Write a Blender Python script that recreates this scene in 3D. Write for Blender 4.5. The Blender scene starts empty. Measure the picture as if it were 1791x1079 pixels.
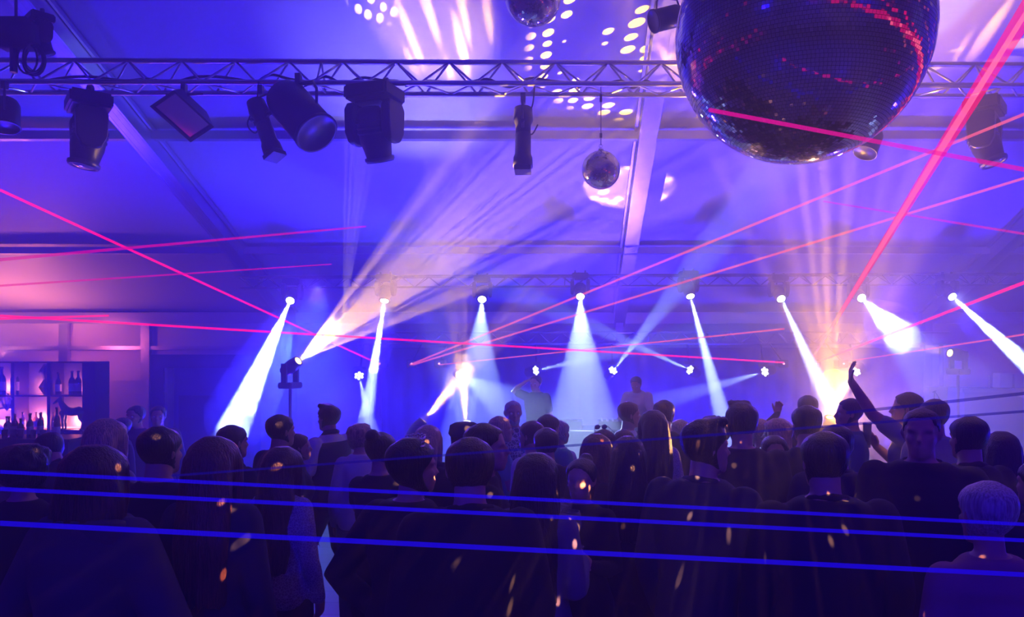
import bpy, bmesh, math, random
from mathutils import Vector, Matrix, noise
PI = math.pi
C = bpy.context.scene.collection
sc = bpy.context.scene
R = math.radians

# ------------------------------------------------------------------ camera
CH = 2.1                                   # camera height, standing on a low riser at the back of the hall
cam = bpy.data.cameras.new('camera'); co = bpy.data.objects.new('camera', cam); C.objects.link(co); sc.camera = co
cam.sensor_width = 36; cam.lens = 1300 / 1791 * 36
cam.shift_x = -(994 - 895.5) / 1791; cam.shift_y = (620 - 539.5) / 1791
co.location = (0, 0, CH); co.rotation_euler = (PI / 2, 0, 0); cam.clip_start = 0.05
def P(x, y, d):                            # a point measured in the photo, at its real distance d
    return Vector(((x - 994) / 1300 * d, d, CH - (y - 620) / 1300 * d))

# ------------------------------------------------------------------ render look
vs = sc.view_settings
vs.view_transform = 'Standard'; vs.look = 'None'; vs.gamma = 1; vs.use_curve_mapping = False; vs.exposure = 0.0
cy = sc.cycles
cy.use_denoising = True
cy.max_bounces = 5; cy.diffuse_bounces = 1; cy.glossy_bounces = 3; cy.transmission_bounces = 4
cy.transparent_max_bounces = 24; cy.volume_bounces = 0
cy.volume_step_rate = 1.0; cy.volume_max_steps = 128
cy.sample_clamp_indirect = 4; cy.sample_clamp_direct = 0
cy.use_light_tree = True

# ------------------------------------------------------------------ haze filling the tent
HAZE = 0.065
w = bpy.data.worlds.new('hazy_air'); sc.world = w; w.use_nodes = True; nt = w.node_tree; nt.nodes.clear()
_o = nt.nodes.new('ShaderNodeOutputWorld'); _v = nt.nodes.new('ShaderNodeVolumeScatter')
_v.inputs['Density'].default_value = HAZE; _v.inputs['Anisotropy'].default_value = 0.25
nt.links.new(_v.outputs[0], _o.inputs['Volume'])

# ------------------------------------------------------------------ lights
def spot(p, q, e, col, ang, r=0.05, blend=.25, parent=None, name='beam_light'):
    l = bpy.data.lights.new(name, 'SPOT'); l.energy = e; l.color = col; l.spot_size = R(ang); l.spot_blend = blend
    l.shadow_soft_size = r
    o = bpy.data.objects.new(name, l); C.objects.link(o); o.location = p
    o.rotation_euler = (Vector(q) - Vector(p)).to_track_quat('-Z', 'Y').to_euler()
    return o
def gobo(o, scale, thr, w, base=0.0, stretch=(1, 1, 1), kind='VORONOI'):
    """a pattern wheel in the lamp: cells of light and dark over the directions of the beam"""
    l = o.data; l.use_nodes = True; nt = l.node_tree; nt.nodes.clear()
    out = nt.nodes.new('ShaderNodeOutputLight'); em = nt.nodes.new('ShaderNodeEmission'); tc = nt.nodes.new('ShaderNodeTexCoord')
    mp = nt.nodes.new('ShaderNodeMapping'); mp.inputs['Scale'].default_value = stretch
    vo = nt.nodes.new('ShaderNodeTexVoronoi'); vo.inputs['Scale'].default_value = scale
    if kind == 'DOTS': vo.inputs['Randomness'].default_value = 0.25
    mr = nt.nodes.new('ShaderNodeMapRange'); mr.inputs[1].default_value = thr; mr.inputs[2].default_value = thr + w
    mr.inputs[3].default_value = 1; mr.inputs[4].default_value = base
    nt.links.new(tc.outputs['Normal'], mp.inputs[0]); nt.links.new(mp.outputs[0], vo.inputs[0])
    nt.links.new(vo.outputs['Distance'], mr.inputs[0]); nt.links.new(mr.outputs[0], em.inputs['Strength'])
    nt.links.new(em.outputs[0], out.inputs[0])
    return o
BLUE = (.018, .006, 1); LAV = (.42, .26, 1); AMB = (1, .50, .0); WHT = (.36, .50, 1); PINK = (1, .22, .28)

def area(p, q, e, col, sx, sy, name='wash_fill'):
    l = bpy.data.lights.new(name, 'AREA'); l.energy = e; l.color = col; l.shape = 'RECTANGLE'; l.size = sx; l.size_y = sy
    o = bpy.data.objects.new(name, l); C.objects.link(o); o.location = p
    o.rotation_euler = (Vector(q) - Vector(p)).to_track_quat('-Z', 'Y').to_euler(); return o
# blue washes: LED bars on the floor along the stage and the side walls, shining up at the canvas
for (x, y, tx, ty, tz, e, col, ang) in [
        (-8.5, 11.0, -7.5, 6.0, 5.0, 3000, BLUE, 120), (-3.5, 10.9, -3.0, 7.5, 4.6, 3800, BLUE, 120),
        (1.0, 12.2, 0.5, 8.0, 4.8, 4200, (.028, .012, 1), 120), (5.2, 10.9, 5.0, 7.5, 4.6, 4200, (.03, .011, 1), 120),
        (10.5, 9.0, 8.5, 6.0, 5.0, 4200, BLUE, 120)]:
    spot((x, y, .35), (tx, ty, tz), e, col, ang, r=.25, blend=1, name='wash_fill')
for (x, e) in ((-1.6, 750), (0.9, 550), (3.2, 750)):        # on the low rear truss, washing the backdrop cloth
    spot((x, 11.2, .35), (x, 12.9, 1.5), e, (.006, .003, 1), 130, r=.1, blend=1, name='wash_fill')
# blue fill spots added behind the camera for the crowd and haze
for x in (-5, 0, 5): spot((x, -3.5, 4.6), (x * .6, 2.0, .5), 620, (.008, .002, 1), 150, r=.08, blend=1, name='wash_fill')
# soft lavender backlight from the stage truss over the heads, and soft spots added for pale glows at centre and left mist
for x in (-3.6, .6, 4.6): spot((x, 10.7, 3.0), (x * .7, 2.6, 1.4), 480, (.13, .035, 1), 62, r=.12, blend=1, name='back_light')
spot(P(790, 715, 9.4), P(735, 330, 8.7), 1500, (.42, .36, 1), 40, r=.1, blend=1, name='wash_fill')
spot(P(560, 500, 10.5), P(520, 700, 9.6), 800, (.14, .36, 1), 62, r=.1, blend=1, name='wash_fill')
# white stage beams are made with their fixtures further down

# ------------------------------------------------------------------ materials
def mat(name, col, rough=.6, metal=0., bump=0., bscale=30., var=0., vscale=6., spec=.5, coat=0., trans=0., sheen=0.):
    m = bpy.data.materials.new(name); m.use_nodes = True; nt = m.node_tree; b = nt.nodes['Principled BSDF']
    b.inputs['Base Color'].default_value = (*col, 1); b.inputs['Roughness'].default_value = rough
    b.inputs['Metallic'].default_value = metal; b.inputs['Specular IOR Level'].default_value = spec
    b.inputs['Coat Weight'].default_value = coat; b.inputs['Transmission Weight'].default_value = trans
    b.inputs['Sheen Weight'].default_value = sheen
    tc = nt.nodes.new('ShaderNodeTexCoord')
    if var:
        n = nt.nodes.new('ShaderNodeTexNoise'); n.inputs['Scale'].default_value = vscale; n.inputs['Detail'].default_value = 3
        mr = nt.nodes.new('ShaderNodeMapRange'); mr.inputs[3].default_value = 1 - var; mr.inputs[4].default_value = 1 + var
        mx = nt.nodes.new('ShaderNodeMix'); mx.data_type = 'RGBA'; mx.blend_type = 'MULTIPLY'; mx.inputs['Factor'].default_value = 1
        mx.inputs['A'].default_value = (*col, 1)
        nt.links.new(tc.outputs['Object'], n.inputs[0]); nt.links.new(n.outputs[0], mr.inputs[0])
        nt.links.new(mr.outputs[0], mx.inputs['B']); nt.links.new(mx.outputs['Result'], b.inputs['Base Color'])
    if bump:
        n = nt.nodes.new('ShaderNodeTexNoise'); n.inputs['Scale'].default_value = bscale; n.inputs['Detail'].default_value = 4
        bp = nt.nodes.new('ShaderNodeBump'); bp.inputs['Strength'].default_value = bump; bp.inputs['Distance'].default_value = .02
        nt.links.new(tc.outputs['Object'], n.inputs[0]); nt.links.new(n.outputs[0], bp.inputs['Height']); nt.links.new(bp.outputs[0], b.inputs['Normal'])
    return m
def glow(name, col, strength, additive=False, sampled=True):
    m = bpy.data.materials.new(name); m.use_nodes = True; nt = m.node_tree; nt.nodes.clear()
    o = nt.nodes.new('ShaderNodeOutputMaterial'); e = nt.nodes.new('ShaderNodeEmission')
    e.inputs[0].default_value = (*col, 1); e.inputs[1].default_value = strength
    if additive:
        t = nt.nodes.new('ShaderNodeBsdfTransparent'); a = nt.nodes.new('ShaderNodeMixShader'); a.inputs[0].default_value = .42
        nt.links.new(t.outputs[0], a.inputs[1]); nt.links.new(e.outputs[0], a.inputs[2]); nt.links.new(a.outputs[0], o.inputs[0])
    else: nt.links.new(e.outputs[0], o.inputs[0])
    if not sampled: m.cycles.emission_sampling = 'NONE'
    return m
M = dict(
    alu=mat('aluminium', (.62, .62, .64), .32, 1., bump=.05, bscale=40),
    black=mat('black_housing', (.009, .009, .011), .38, bump=.05, bscale=60),
    steel=mat('dark_steel', (.10, .10, .11), .4, .9),
    rubber=mat('black_rubber', (.015, .015, .017), .6),
    lens=mat('glass_lens', (.25, .3, .4), .06, .2, coat=1.),
    chrome=mat('chrome', (.85, .85, .87), .12, 1.),
    cloth_black=mat('black_drape', (.012, .012, .03), .9, bump=.3, bscale=12),
    deck=mat('stage_plywood', (.05, .045, .04), .6, var=.2),
    pvc=mat('white_pvc', (.72, .72, .74), .5, bump=.1, bscale=3),
    wood=mat('dark_wood', (.10, .06, .04), .4, var=.3),
    white=mat('white_paint', (.75, .75, .75), .5),
    glass=mat('clear_glass', (.9, .95, 1), .03, trans=.9, coat=.5),
    bottle=mat('dark_green_glass', (.015, .04, .02), .08, coat=1.),
    amber=mat('amber_spirit', (.45, .16, .03), .1, trans=.6, coat=.6),
    bronze=mat('patina_bronze', (.05, .16, .13), .4, .5, var=.3),
    label=mat('paper_label', (.8, .78, .7), .7),
    plant=mat('dark_leaf', (.05, .12, .04), .6),
    skin=mat('skin', (.55, .33, .25), .5, spec=.3), skin2=mat('skin_tan', (.38, .21, .14), .5, spec=.3),
    navy=mat('navy_wool', (.018, .02, .045), .85, bump=.25, bscale=9), blk=mat('black_cotton', (.012, .012, .016), .9, bump=.25, bscale=9),
    dgrey=mat('charcoal_cloth', (.05, .05, .065), .85, bump=.25, bscale=9),
    blue=mat('blue_cotton', (.05, .09, .28), .85, bump=.25, bscale=9), denim=mat('denim', (.07, .11, .25), .85, bump=.2, bscale=14),
    wcot=mat('white_cotton', (.72, .72, .76), .8, bump=.3, bscale=8), grey=mat('grey_jersey', (.28, .28, .33), .85, bump=.3, bscale=9),
    teal=mat('teal_cotton', (.12, .42, .45), .85, bump=.3, bscale=9), rose=mat('rose_blouse', (.30, .12, .22), .8, bump=.3, bscale=9),
    coat=mat('mauve_coat', (.15, .12, .22), .85, bump=.25, bscale=9),
    h_blk=mat('black_hair', (.012, .009, .008), .38, bump=.5, bscale=45), h_brn=mat('brown_hair', (.07, .035, .018), .4, bump=.5, bscale=45),
    h_blo=mat('blond_hair', (.55, .40, .22), .4, bump=.5, bscale=45), h_gry=mat('grey_hair', (.45, .45, .47), .45, bump=.5, bscale=45),
    h_red=mat('auburn_hair', (.11, .04, .025), .4, bump=.5, bscale=45), shoe=mat('black_leather', (.012, .012, .014), .35, coat=.3),
)
def strands(m):
    nt = m.node_tree; b = nt.nodes['Principled BSDF']
    tc = nt.nodes.new('ShaderNodeTexCoord'); mp = nt.nodes.new('ShaderNodeMapping'); mp.inputs['Scale'].default_value = (150, 150, 9)
    n = nt.nodes.new('ShaderNodeTexNoise'); n.inputs['Scale'].default_value = 1; n.inputs['Detail'].default_value = 3
    bp = nt.nodes.new('ShaderNodeBump'); bp.inputs['Strength'].default_value = .55; bp.inputs['Distance'].default_value = .02
    mr = nt.nodes.new('ShaderNodeMapRange'); mr.inputs[1].default_value = .3; mr.inputs[2].default_value = .7; mr.inputs[3].default_value = .45; mr.inputs[4].default_value = 1.5
    mx = nt.nodes.new('ShaderNodeMix'); mx.data_type = 'RGBA'; mx.blend_type = 'MULTIPLY'; mx.inputs['Factor'].default_value = 1
    mx.inputs['A'].default_value = b.inputs['Base Color'].default_value[:]
    nt.links.new(tc.outputs['Object'], mp.inputs[0]); nt.links.new(mp.outputs[0], n.inputs[0]); nt.links.new(n.outputs[0], bp.inputs['Height']); nt.links.new(bp.outputs[0], b.inputs['Normal'])
    nt.links.new(n.outputs[0], mr.inputs[0]); nt.links.new(mr.outputs[0], mx.inputs['B']); nt.links.new(mx.outputs['Result'], b.inputs['Base Color'])
for k_ in ('h_blk', 'h_brn', 'h_blo', 'h_gry', 'h_red'): strands(M[k_])
# lace: white cloth with a fine crossed net
def netmat(name, a, b_, scale):
    m = mat(name, a, .8); nt = m.node_tree; b = nt.nodes['Principled BSDF']
    tc = nt.nodes.new('ShaderNodeTexCoord'); v = nt.nodes.new('ShaderNodeTexVoronoi'); v.feature = 'DISTANCE_TO_EDGE'; v.inputs['Scale'].default_value = scale
    r = nt.nodes.new('ShaderNodeValToRGB'); r.color_ramp.elements[0].color = (*b_, 1); r.color_ramp.elements[1].color = (*a, 1)
    r.color_ramp.elements[0].position = .04; r.color_ramp.elements[1].position = .10
    nt.links.new(tc.outputs['Object'], v.inputs[0]); nt.links.new(v.outputs[0], r.inputs[0]); nt.links.new(r.outputs[0], b.inputs['Base Color']); return m
M['lace'] = netmat('white_lace', (.32, .28, .42), (.62, .6, .7), 75)
M['floral'] = netmat('floral_print', (.06, .06, .15), (.6, .58, .66), 30)

# tent canvas: welded seams and soft folds
def canvas():
    m = mat('tent_canvas', (.42, .42, .46), .55); nt = m.node_tree; b = nt.nodes['Principled BSDF']
    tc = nt.nodes.new('ShaderNodeTexCoord'); mp = nt.nodes.new('ShaderNodeMapping'); mp.inputs['Scale'].default_value = (.55, 1.2, .55)
    n = nt.nodes.new('ShaderNodeTexNoise'); n.inputs['Scale'].default_value = 2.2; n.inputs['Detail'].default_value = 6; n.inputs['Distortion'].default_value = .6
    bp = nt.nodes.new('ShaderNodeBump'); bp.inputs['Strength'].default_value = .35; bp.inputs['Distance'].default_value = .05
    nt.links.new(tc.outputs['Object'], mp.inputs[0]); nt.links.new(mp.outputs[0], n.inputs[0]); nt.links.new(n.outputs[0], bp.inputs['Height']); nt.links.new(bp.outputs[0], b.inputs['Normal'])
    return m
M['canvas'] = canvas()
def floormat():
    m = mat('floor_panels', (.5, .48, .5), .32); nt = m.node_tree; b = nt.nodes['Principled BSDF']
    tc = nt.nodes.new('ShaderNodeTexCoord'); br = nt.nodes.new('ShaderNodeTexBrick')
    br.inputs['Scale'].default_value = 1; br.inputs['Brick Width'].default_value = 1.2; br.inputs['Row Height'].default_value = .3
    br.inputs['Mortar Size'].default_value = .006; br.inputs['Color1'].default_value = (.27, .26, .28, 1); br.inputs['Color2'].default_value = (.22, .21, .23, 1)
    br.inputs['Mortar'].default_value = (.06, .06, .07, 1)
    nt.links.new(tc.outputs['Object'], br.inputs[0]); nt.links.new(br.outputs[0], b.inputs['Base Color']); return m
M['floor'] = floormat()

# ------------------------------------------------------------------ object helpers
def obj(name, bm, m, parent=None, smooth=False, loc=None):
    me = bpy.data.meshes.new(name); bmesh.ops.recalc_face_normals(bm, faces=bm.faces); bm.to_mesh(me); bm.free()
    if m: me.materials.append(m)
    if smooth:
        for p in me.polygons: p.use_smooth = True
    o = bpy.data.objects.new(name, me); C.objects.link(o)
    if parent: o.parent = parent
    if loc is not None: o.location = loc
    return o
def thing(name, label, cat, loc=(0, 0, 0), rotz=0, group=None):
    o = bpy.data.objects.new(name, None); C.objects.link(o); o.empty_display_size = .1
    o.location = loc; o.rotation_euler = (0, 0, rotz); o['label'] = label; o['category'] = cat
    if group: o['group'] = group
    return o
def tag(o, label, cat, group=None, kind=None):
    o['label'] = label; o['category'] = cat
    if group: o['group'] = group
    if kind: o['kind'] = kind
    return o
def struct(name, bm, m, label=None, smooth=False):
    o = obj(name, bm, m, smooth=smooth); o['kind'] = 'structure'
    o['label'] = label or name.replace('_', ' ') + ' of the marquee'; o['category'] = name.split('_')[0]
    return o
def NB(): return bmesh.new()
def box(bm, c, s, rot=None):
    mt = Matrix.Translation(c)
    if rot is not None: mt = mt @ rot
    bmesh.ops.create_cube(bm, size=1, matrix=mt @ Matrix.Diagonal((*s, 1)))
def ring(c, u, v, ru, rv, n):
    return [c + u * (ru * math.cos(2 * PI * i / n)) + v * (rv * math.sin(2 * PI * i / n)) for i in range(n)]
def loft(bm, rings, caps=True):
    vs_ = [[bm.verts.new(p) for p in r] for r in rings]; n = len(rings[0])
    for a, b in zip(vs_, vs_[1:]):
        for i in range(n): bm.faces.new((a[i], a[(i + 1) % n], b[(i + 1) % n], b[i]))
    if caps:
        for r in (vs_[0], vs_[-1]):
            c = bm.verts.new(sum((v.co for v in r), Vector()) / n)
            for i in range(n): bm.faces.new((r[i], r[(i + 1) % n], c))
def tube(bm, pts, rad, n=10, caps=True, round_=False):
    pts = [Vector(p) for p in pts]
    if not hasattr(rad, '__len__'): rad = [rad] * len(pts)
    rad = list(rad)
    if round_:
        a = (pts[0] - pts[1]).normalized(); b = (pts[-1] - pts[-2]).normalized(); r0, r1 = rad[0], rad[-1]
        pts = [pts[0] + a * r0 * .95, pts[0] + a * r0 * .6] + pts + [pts[-1] + b * r1 * .6, pts[-1] + b * r1 * .95]
        rad = [r0 * .3, r0 * .8] + rad + [r1 * .8, r1 * .3]
    rs = []; u = None
    for i, p in enumerate(pts):
        t = (pts[min(i + 1, len(pts) - 1)] - pts[max(i - 1, 0)]).normalized()
        if u is None:
            u = t.orthogonal().normalized()
        u = (u - t * u.dot(t)); u = u.normalized() if u.length > 1e-6 else t.orthogonal().normalized()
        rs.append(ring(p, u, t.cross(u), rad[i], rad[i], n))
    loft(bm, rs, caps)
def lathe(bm, prof, n=20, c=Vector((0, 0, 0)), mt=None):
    rs = []
    for r, z in prof:
        rr = ring(Vector((0, 0, z)), Vector((1, 0, 0)), Vector((0, 1, 0)), max(r, 1e-4), max(r, 1e-4), n)
        rs.append([((mt @ p) if mt else p) + c for p in rr])
    loft(bm, rs)
def sph(bm, c, r, sub=2, sc_=(1, 1, 1), mt=None):
    m4 = Matrix.Translation(c)
    if mt: m4 = m4 @ mt
    bmesh.ops.create_icosphere(bm, subdivisions=sub, radius=r, matrix=m4 @ Matrix.Diagonal((*sc_, 1)))
X, Y, Z = Vector((1, 0, 0)), Vector((0, 1, 0)), Vector((0, 0, 1))

# ------------------------------------------------------------------ the marquee
def roof_z(y): return CH + 6.2 - .404 * y
RIDGE_Y = 2.0; EAVE = 13.7; FRONT = 2 * RIDGE_Y - EAVE; XL, XR = -12.2, 12.9
ez = roof_z(EAVE)
def roofz(y): return roof_z(y) if y >= RIDGE_Y else roof_z(2 * RIDGE_Y - y)
bm = NB(); box(bm, ((XL + XR) / 2, (EAVE + FRONT) / 2, -.05), (XR - XL, EAVE - FRONT, .1)); struct('floor', bm, M['floor'], 'pale wood panel floor of the tent')
RAFT = [-5.06 - 6.0, -5.06, .93, 6.54, 12.4]
bm = NB()                                       # canvas hangs in a shallow belly between rafters and purlins
nx, ny = 100, 60; g = []
PURL = [7.4 * 1.2, 9.5 * 1.2]
for j in range(ny + 1):
    y = FRONT + (EAVE - FRONT) * j / ny; row = []
    for i in range(nx + 1):
        x = XL + (XR - XL) * i / nx
        k = max((abs(math.sin(PI * (x - a) / (b - a))) for a, b in zip(RAFT, RAFT[1:]) if a <= x <= b), default=0)
        row.append(bm.verts.new((x, y, roofz(y) + .10 + .09 * k * abs(math.sin(PI * (y - PURL[0]) / 2.52)))))
    g.append(row)
for j in range(ny):
    for i in range(nx): bm.faces.new((g[j][i], g[j][i + 1], g[j + 1][i + 1], g[j + 1][i]))
ce = struct('ceiling', bm, M['canvas'], 'white canvas roof of the marquee', smooth=True)
so = ce.modifiers.new('thick', 'SOLIDIFY'); so.thickness = .01; so.offset = 1
def wall(name, a, b, za, zb, label, m='pvc'):   # vertical wall from a to b (x, y) with its top heights at both ends
    bm = NB(); a = Vector((*a, 0)); b = Vector((*b, 0)); d = b - a; n = Vector((-d.y, d.x, 0)).normalized() * .04
    v = [bm.verts.new(p) for p in (a, b, b + Z * zb, a + Z * za, a + n, b + n, b + n + Z * zb, a + n + Z * za)]
    for f in ((0, 1, 2, 3), (4, 5, 6, 7), (0, 1, 5, 4), (1, 2, 6, 5), (2, 3, 7, 6), (3, 0, 4, 7)): bm.faces.new([v[i] for i in f])
    return struct(name, bm, M[m], label)
wall('wall_back', (XL, EAVE), (XR, EAVE), ez + .1, ez + .1, 'white wall panels behind stage and bar')
wall('wall_front', (XR, FRONT), (XL, FRONT), ez + .1, ez + .1, 'tent wall behind the camera')
for nm, x in (('wall_left', XL), ('wall_right', XR)):
    bm = NB(); pr = [(FRONT, 0), (EAVE, 0), (EAVE, ez + .1), (RIDGE_Y, roof_z(RIDGE_Y) + .1), (FRONT, ez + .1)]
    a = [bm.verts.new((x, y, z)) for y, z in pr]; b = [bm.verts.new((x + (.05 if x > 0 else -.05), y, z)) for y, z in pr]
    bm.faces.new(a); bm.faces.new(b)
    for i in range(5): bm.faces.new((a[i], a[(i + 1) % 5], b[(i + 1) % 5], b[i]))
    struct(nm, bm, M['pvc'], 'gable wall of the marquee on the ' + nm[5:])
ti = 1
for x in RAFT:                                  # aluminium rafters: box profile with two keder grooves
    bm = NB()
    for xo, wd, dp, zo in ((0, .20, .24, -.05), (-.125, .03, .05, .04), (.125, .03, .05, .04), (-.07, .014, .014, -.175), (.07, .014, .014, -.175), (.0, .02, .012, -.175)):
        for y0, y1 in ((RIDGE_Y, EAVE), (RIDGE_Y, FRONT)):
            a = Vector((x + xo, y0, roofz(y0) + zo)); b = Vector((x + xo, y1, roofz(y1) + zo)); c = (a + b) / 2; L = (b - a).length
            rt = (b - a).to_track_quat('Y', 'Z').to_matrix().to_4x4(); box(bm, c, (wd, L, dp), rt)
    struct('trim_%d' % ti, bm, M['alu'], 'aluminium roof rafter of the tent'); ti += 1
for y in PURL:                                  # purlins
    bm = NB(); box(bm, ((XL + XR) / 2, y, roofz(y) + .0), (XR - XL, .10, .10)); struct('trim_%d' % ti, bm, M['alu'], 'purlin under the tent roof'); ti += 1
bm = NB(); box(bm, ((XL + XR) / 2, EAVE - .12, ez + .0), (XR - XL, .12, .2)); struct('trim_%d' % ti, bm, M['alu'], 'eave beam along the back wall'); ti += 1
bm = NB(); box(bm, (-8.6, EAVE - .05, 2.22), (6.8, .06, .07)); struct('trim_%d' % ti, bm, M['alu'], 'rail across the wall above the bar'); ti += 1
for x in RAFT[1:4]:
    bm = NB(); box(bm, (x, EAVE - .12, ez / 2), (.13, .2, ez)); struct('trim_%d' % ti, bm, M['alu'], 'tent post at the back wall'); ti += 1
for x in (-9.25, -7.75):
    bm = NB(); box(bm, (x, EAVE - .06, ez / 2), (.16, .08, ez)); struct('trim_%d' % ti, bm, M['alu'], 'wall post near the bar'); ti += 1

# ------------------------------------------------------------------ trusses
def tri_truss(name, label, a, b, side, r, m, pitch=.5, up=1):
    t = thing(name, label, 'truss', tuple(a)); a0 = Vector(a); d = (Vector(b) - a0); L = d.length; u = d.normalized()
    f = Vector((-u.y, u.x, 0)).normalized(); h = side * .866
    lines = [Vector((0, 0, 0)), f * side, f * side / 2 + Z * h * up]
    for l in lines:
        bm = NB(); tube(bm, [l, l + d], r, 12); obj('chord', bm, m, t, True)
    n = int(L / pitch)
    for (p, q) in ((0, 2), (1, 2), (0, 1)):
        bm = NB()
        for i in range(n):
            s0 = u * (i * pitch); s1 = u * ((i + .5) * pitch); s2 = u * ((i + 1) * pitch)
            tube(bm, [lines[p] + s0, lines[q] + s1], r * .42, 6); tube(bm, [lines[q] + s1, lines[p] + s2], r * .42, 6)
            if i % 8 == 4: tube(bm, [lines[p] + s0 + u * .05, lines[q] + s0 + u * .05], r * .42, 6)
        obj('bracing', bm, m, t, True)
    return t
TA = P(-40, 140, 6.75); TB = P(1860, 152, 7.0)
def truss_at(px):                                # a point on the front lower chord above photo column px
    lo, hi = 0., 1.
    for _ in range(40):
        t = (lo + hi) / 2; p = TA.lerp(TB, t)
        if p.x / p.y * 1300 + 994 < px: lo = t
        else: hi = t
    return TA.lerp(TB, t)
tri_truss('lighting_truss', 'triangular aluminium truss across the hall above the crowd, carrying the big spotlights', TA - X * 3, TB + X * 3, .29, .025, M['alu'])
RA = P(415, 484, 11.0); RB = P(1790, 478, 11.2)
tri_truss('lighting_truss', 'slim truss over the stage carrying the row of white beam lights', RA, RB, .18, .016, M['steel'], .4, up=-1)
tri_truss('lighting_truss', 'low blue-lit truss behind the stage above the backdrop', Vector((-3.5, 12.35, 2.28)), Vector((6.4, 12.35, 2.28)), .22, .018, M['alu'], .4)
for k, x in enumerate((-3.3, 6.25)):
    bm = NB(); tube(bm, [(0, 0, .02), (0, 0, 2.27)], .035, 12); box(bm, (0, 0, .01), (.5, .5, .02))
    tag(obj('truss_stand', bm, M['steel'], None, False, (x, 12.46, 0)), 'steel upright holding the %s end of the low truss behind the stage' % ('left' if k == 0 else 'right'), 'stand')

# ------------------------------------------------------------------ fixtures
def moving_head(label, top, size, aim, lens_mat, group=None, fat=1.0, name='moving_head_spotlight'):
    """hung upside down: base with clamps at the top, yoke arms, tilted head; aim = direction of the beam"""
    s = size; t = thing(name, label, 'spotlight', tuple(top), 0, group)
    aim = Vector(aim).normalized(); pan = math.atan2(aim.x, aim.y)
    RZ = Matrix.Rotation(-pan, 4, 'Z')
    bm = NB(); box(bm, Vector((0, 0, -.11 * s)), (.40 * s * fat, .34 * s, .13 * s), RZ); box(bm, Vector((0, 0, -.185 * s)), (.30 * s, .26 * s, .04 * s), RZ)
    bmesh.ops.bevel(bm, geom=bm.edges[:], offset=.02 * s, segments=2, affect='EDGES'); obj('base', bm, M['black'], t)
    for sx in (-1, 1):
        bm = NB(); p = RZ @ Vector((sx * .12 * s, 0, 0)); box(bm, p + Z * -.03 * s, (.04 * s, .05 * s, .06 * s), RZ); lathe(bm, [(.03 * s, -.02 * s), (.03 * s, .02 * s)], 12, p + Z * .0, Matrix.Rotation(PI / 2, 4, 'Y'))
        obj('clamp', bm, M['steel'], t)
    piv = Vector((0, 0, -.46 * s))
    for sx in (-1, 1):
        bm = NB(); o = RZ @ Vector((sx * .19 * s, 0, 0))
        rs = []
        for z, wd, dp in ((-.19, .035, .10), (-.25, .045, .13), (-.46, .045, .12), (-.54, .035, .08), (-.56, .02, .04)):
            rs.append([o + RZ @ Vector((cx * wd * s, cy_ * dp * s, z * s)) for cx, cy_ in ((-1, -1), (1, -1), (1, 1), (-1, 1))])
        loft(bm, rs); bmesh.ops.bevel(bm, geom=bm.edges[:], offset=.008 * s, segments=1, affect='EDGES'); obj('yoke_arm', bm, M['black'], t)
    q = aim.to_track_quat('Z', 'X').to_matrix().to_4x4()
    bm = NB(); lathe(bm, [(.03 * s, -.24 * s), (.09 * s, -.23 * s), (.125 * s, -.17 * s), (.14 * s, -.05 * s), (.14 * s, .06 * s), (.125 * s, .14 * s), (.115 * s, .20 * s), (.125 * s, .215 * s), (.125 * s, .25 * s), (.10 * s, .25 * s), (.10 * s, .235 * s), (.01, .235 * s)], 28, piv, q)
    hd = obj('lamp_head', bm, M['black'], t, True)
    bm = NB(); lathe(bm, [(.127 * s, .205 * s), (.134 * s, .21 * s), (.134 * s, .235 * s), (.127 * s, .24 * s)], 28, piv, q); obj('lens_ring', bm, M['steel'], hd, True)
    bm = NB(); lathe(bm, [(.095 * s, .238 * s), (.08 * s, .25 * s), (.05 * s, .257 * s), (.005, .26 * s)], 24, piv, q); obj('lens', bm, lens_mat, hd, True)
    for k in range(3):
        bm = NB(); lathe(bm, [(.141 * s, (-.12 + .045 * k) * s), (.149 * s, (-.115 + .045 * k) * s), (.149 * s, (-.10 + .045 * k) * s), (.141 * s, (-.095 + .045 * k) * s)], 24, piv, q); obj('cooling_fin', bm, M['black'], hd, True)
    return t, Vector(top) + piv + aim * .27 * s
lit_white = glow('lit_white_lens', (.85, .93, 1), 45); lit_amber = glow('lit_amber_lens', (1, .62, .08), 14)
lit_led = glow('lit_led', (.8, .9, 1), 5)

# big dark heads and theatre lamps on the front truss
DN = Vector((0, 0, -1))
def hang(px, zoff=-.03): p = truss_at(px); return p + Z * zoff
moving_head('large unlit moving head hanging near the left end of the front truss', hang(155, -.10), .98, (-.12, -.1, -.9), M['lens'], 'unlit moving heads on the front truss', 1.15)
moving_head('large moving head with amber glints hanging left of the truss centre', hang(655, -.0), 1.02, (.12, .35, -.9), M['lens'], 'unlit moving heads on the front truss', 1.1)
moving_head('large unlit moving head right on the front truss, behind the thick pink laser', hang(1722, -.10), .92, (.25, -.2, -.85), M['lens'], 'unlit moving heads on the front truss', 1.15)
moving_head('unlit moving head perched above the left end of the front truss', hang(70, .62), .55, (.25, .3, -.8), M['lens'], 'unlit moving heads on the front truss', 1.0)

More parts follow.
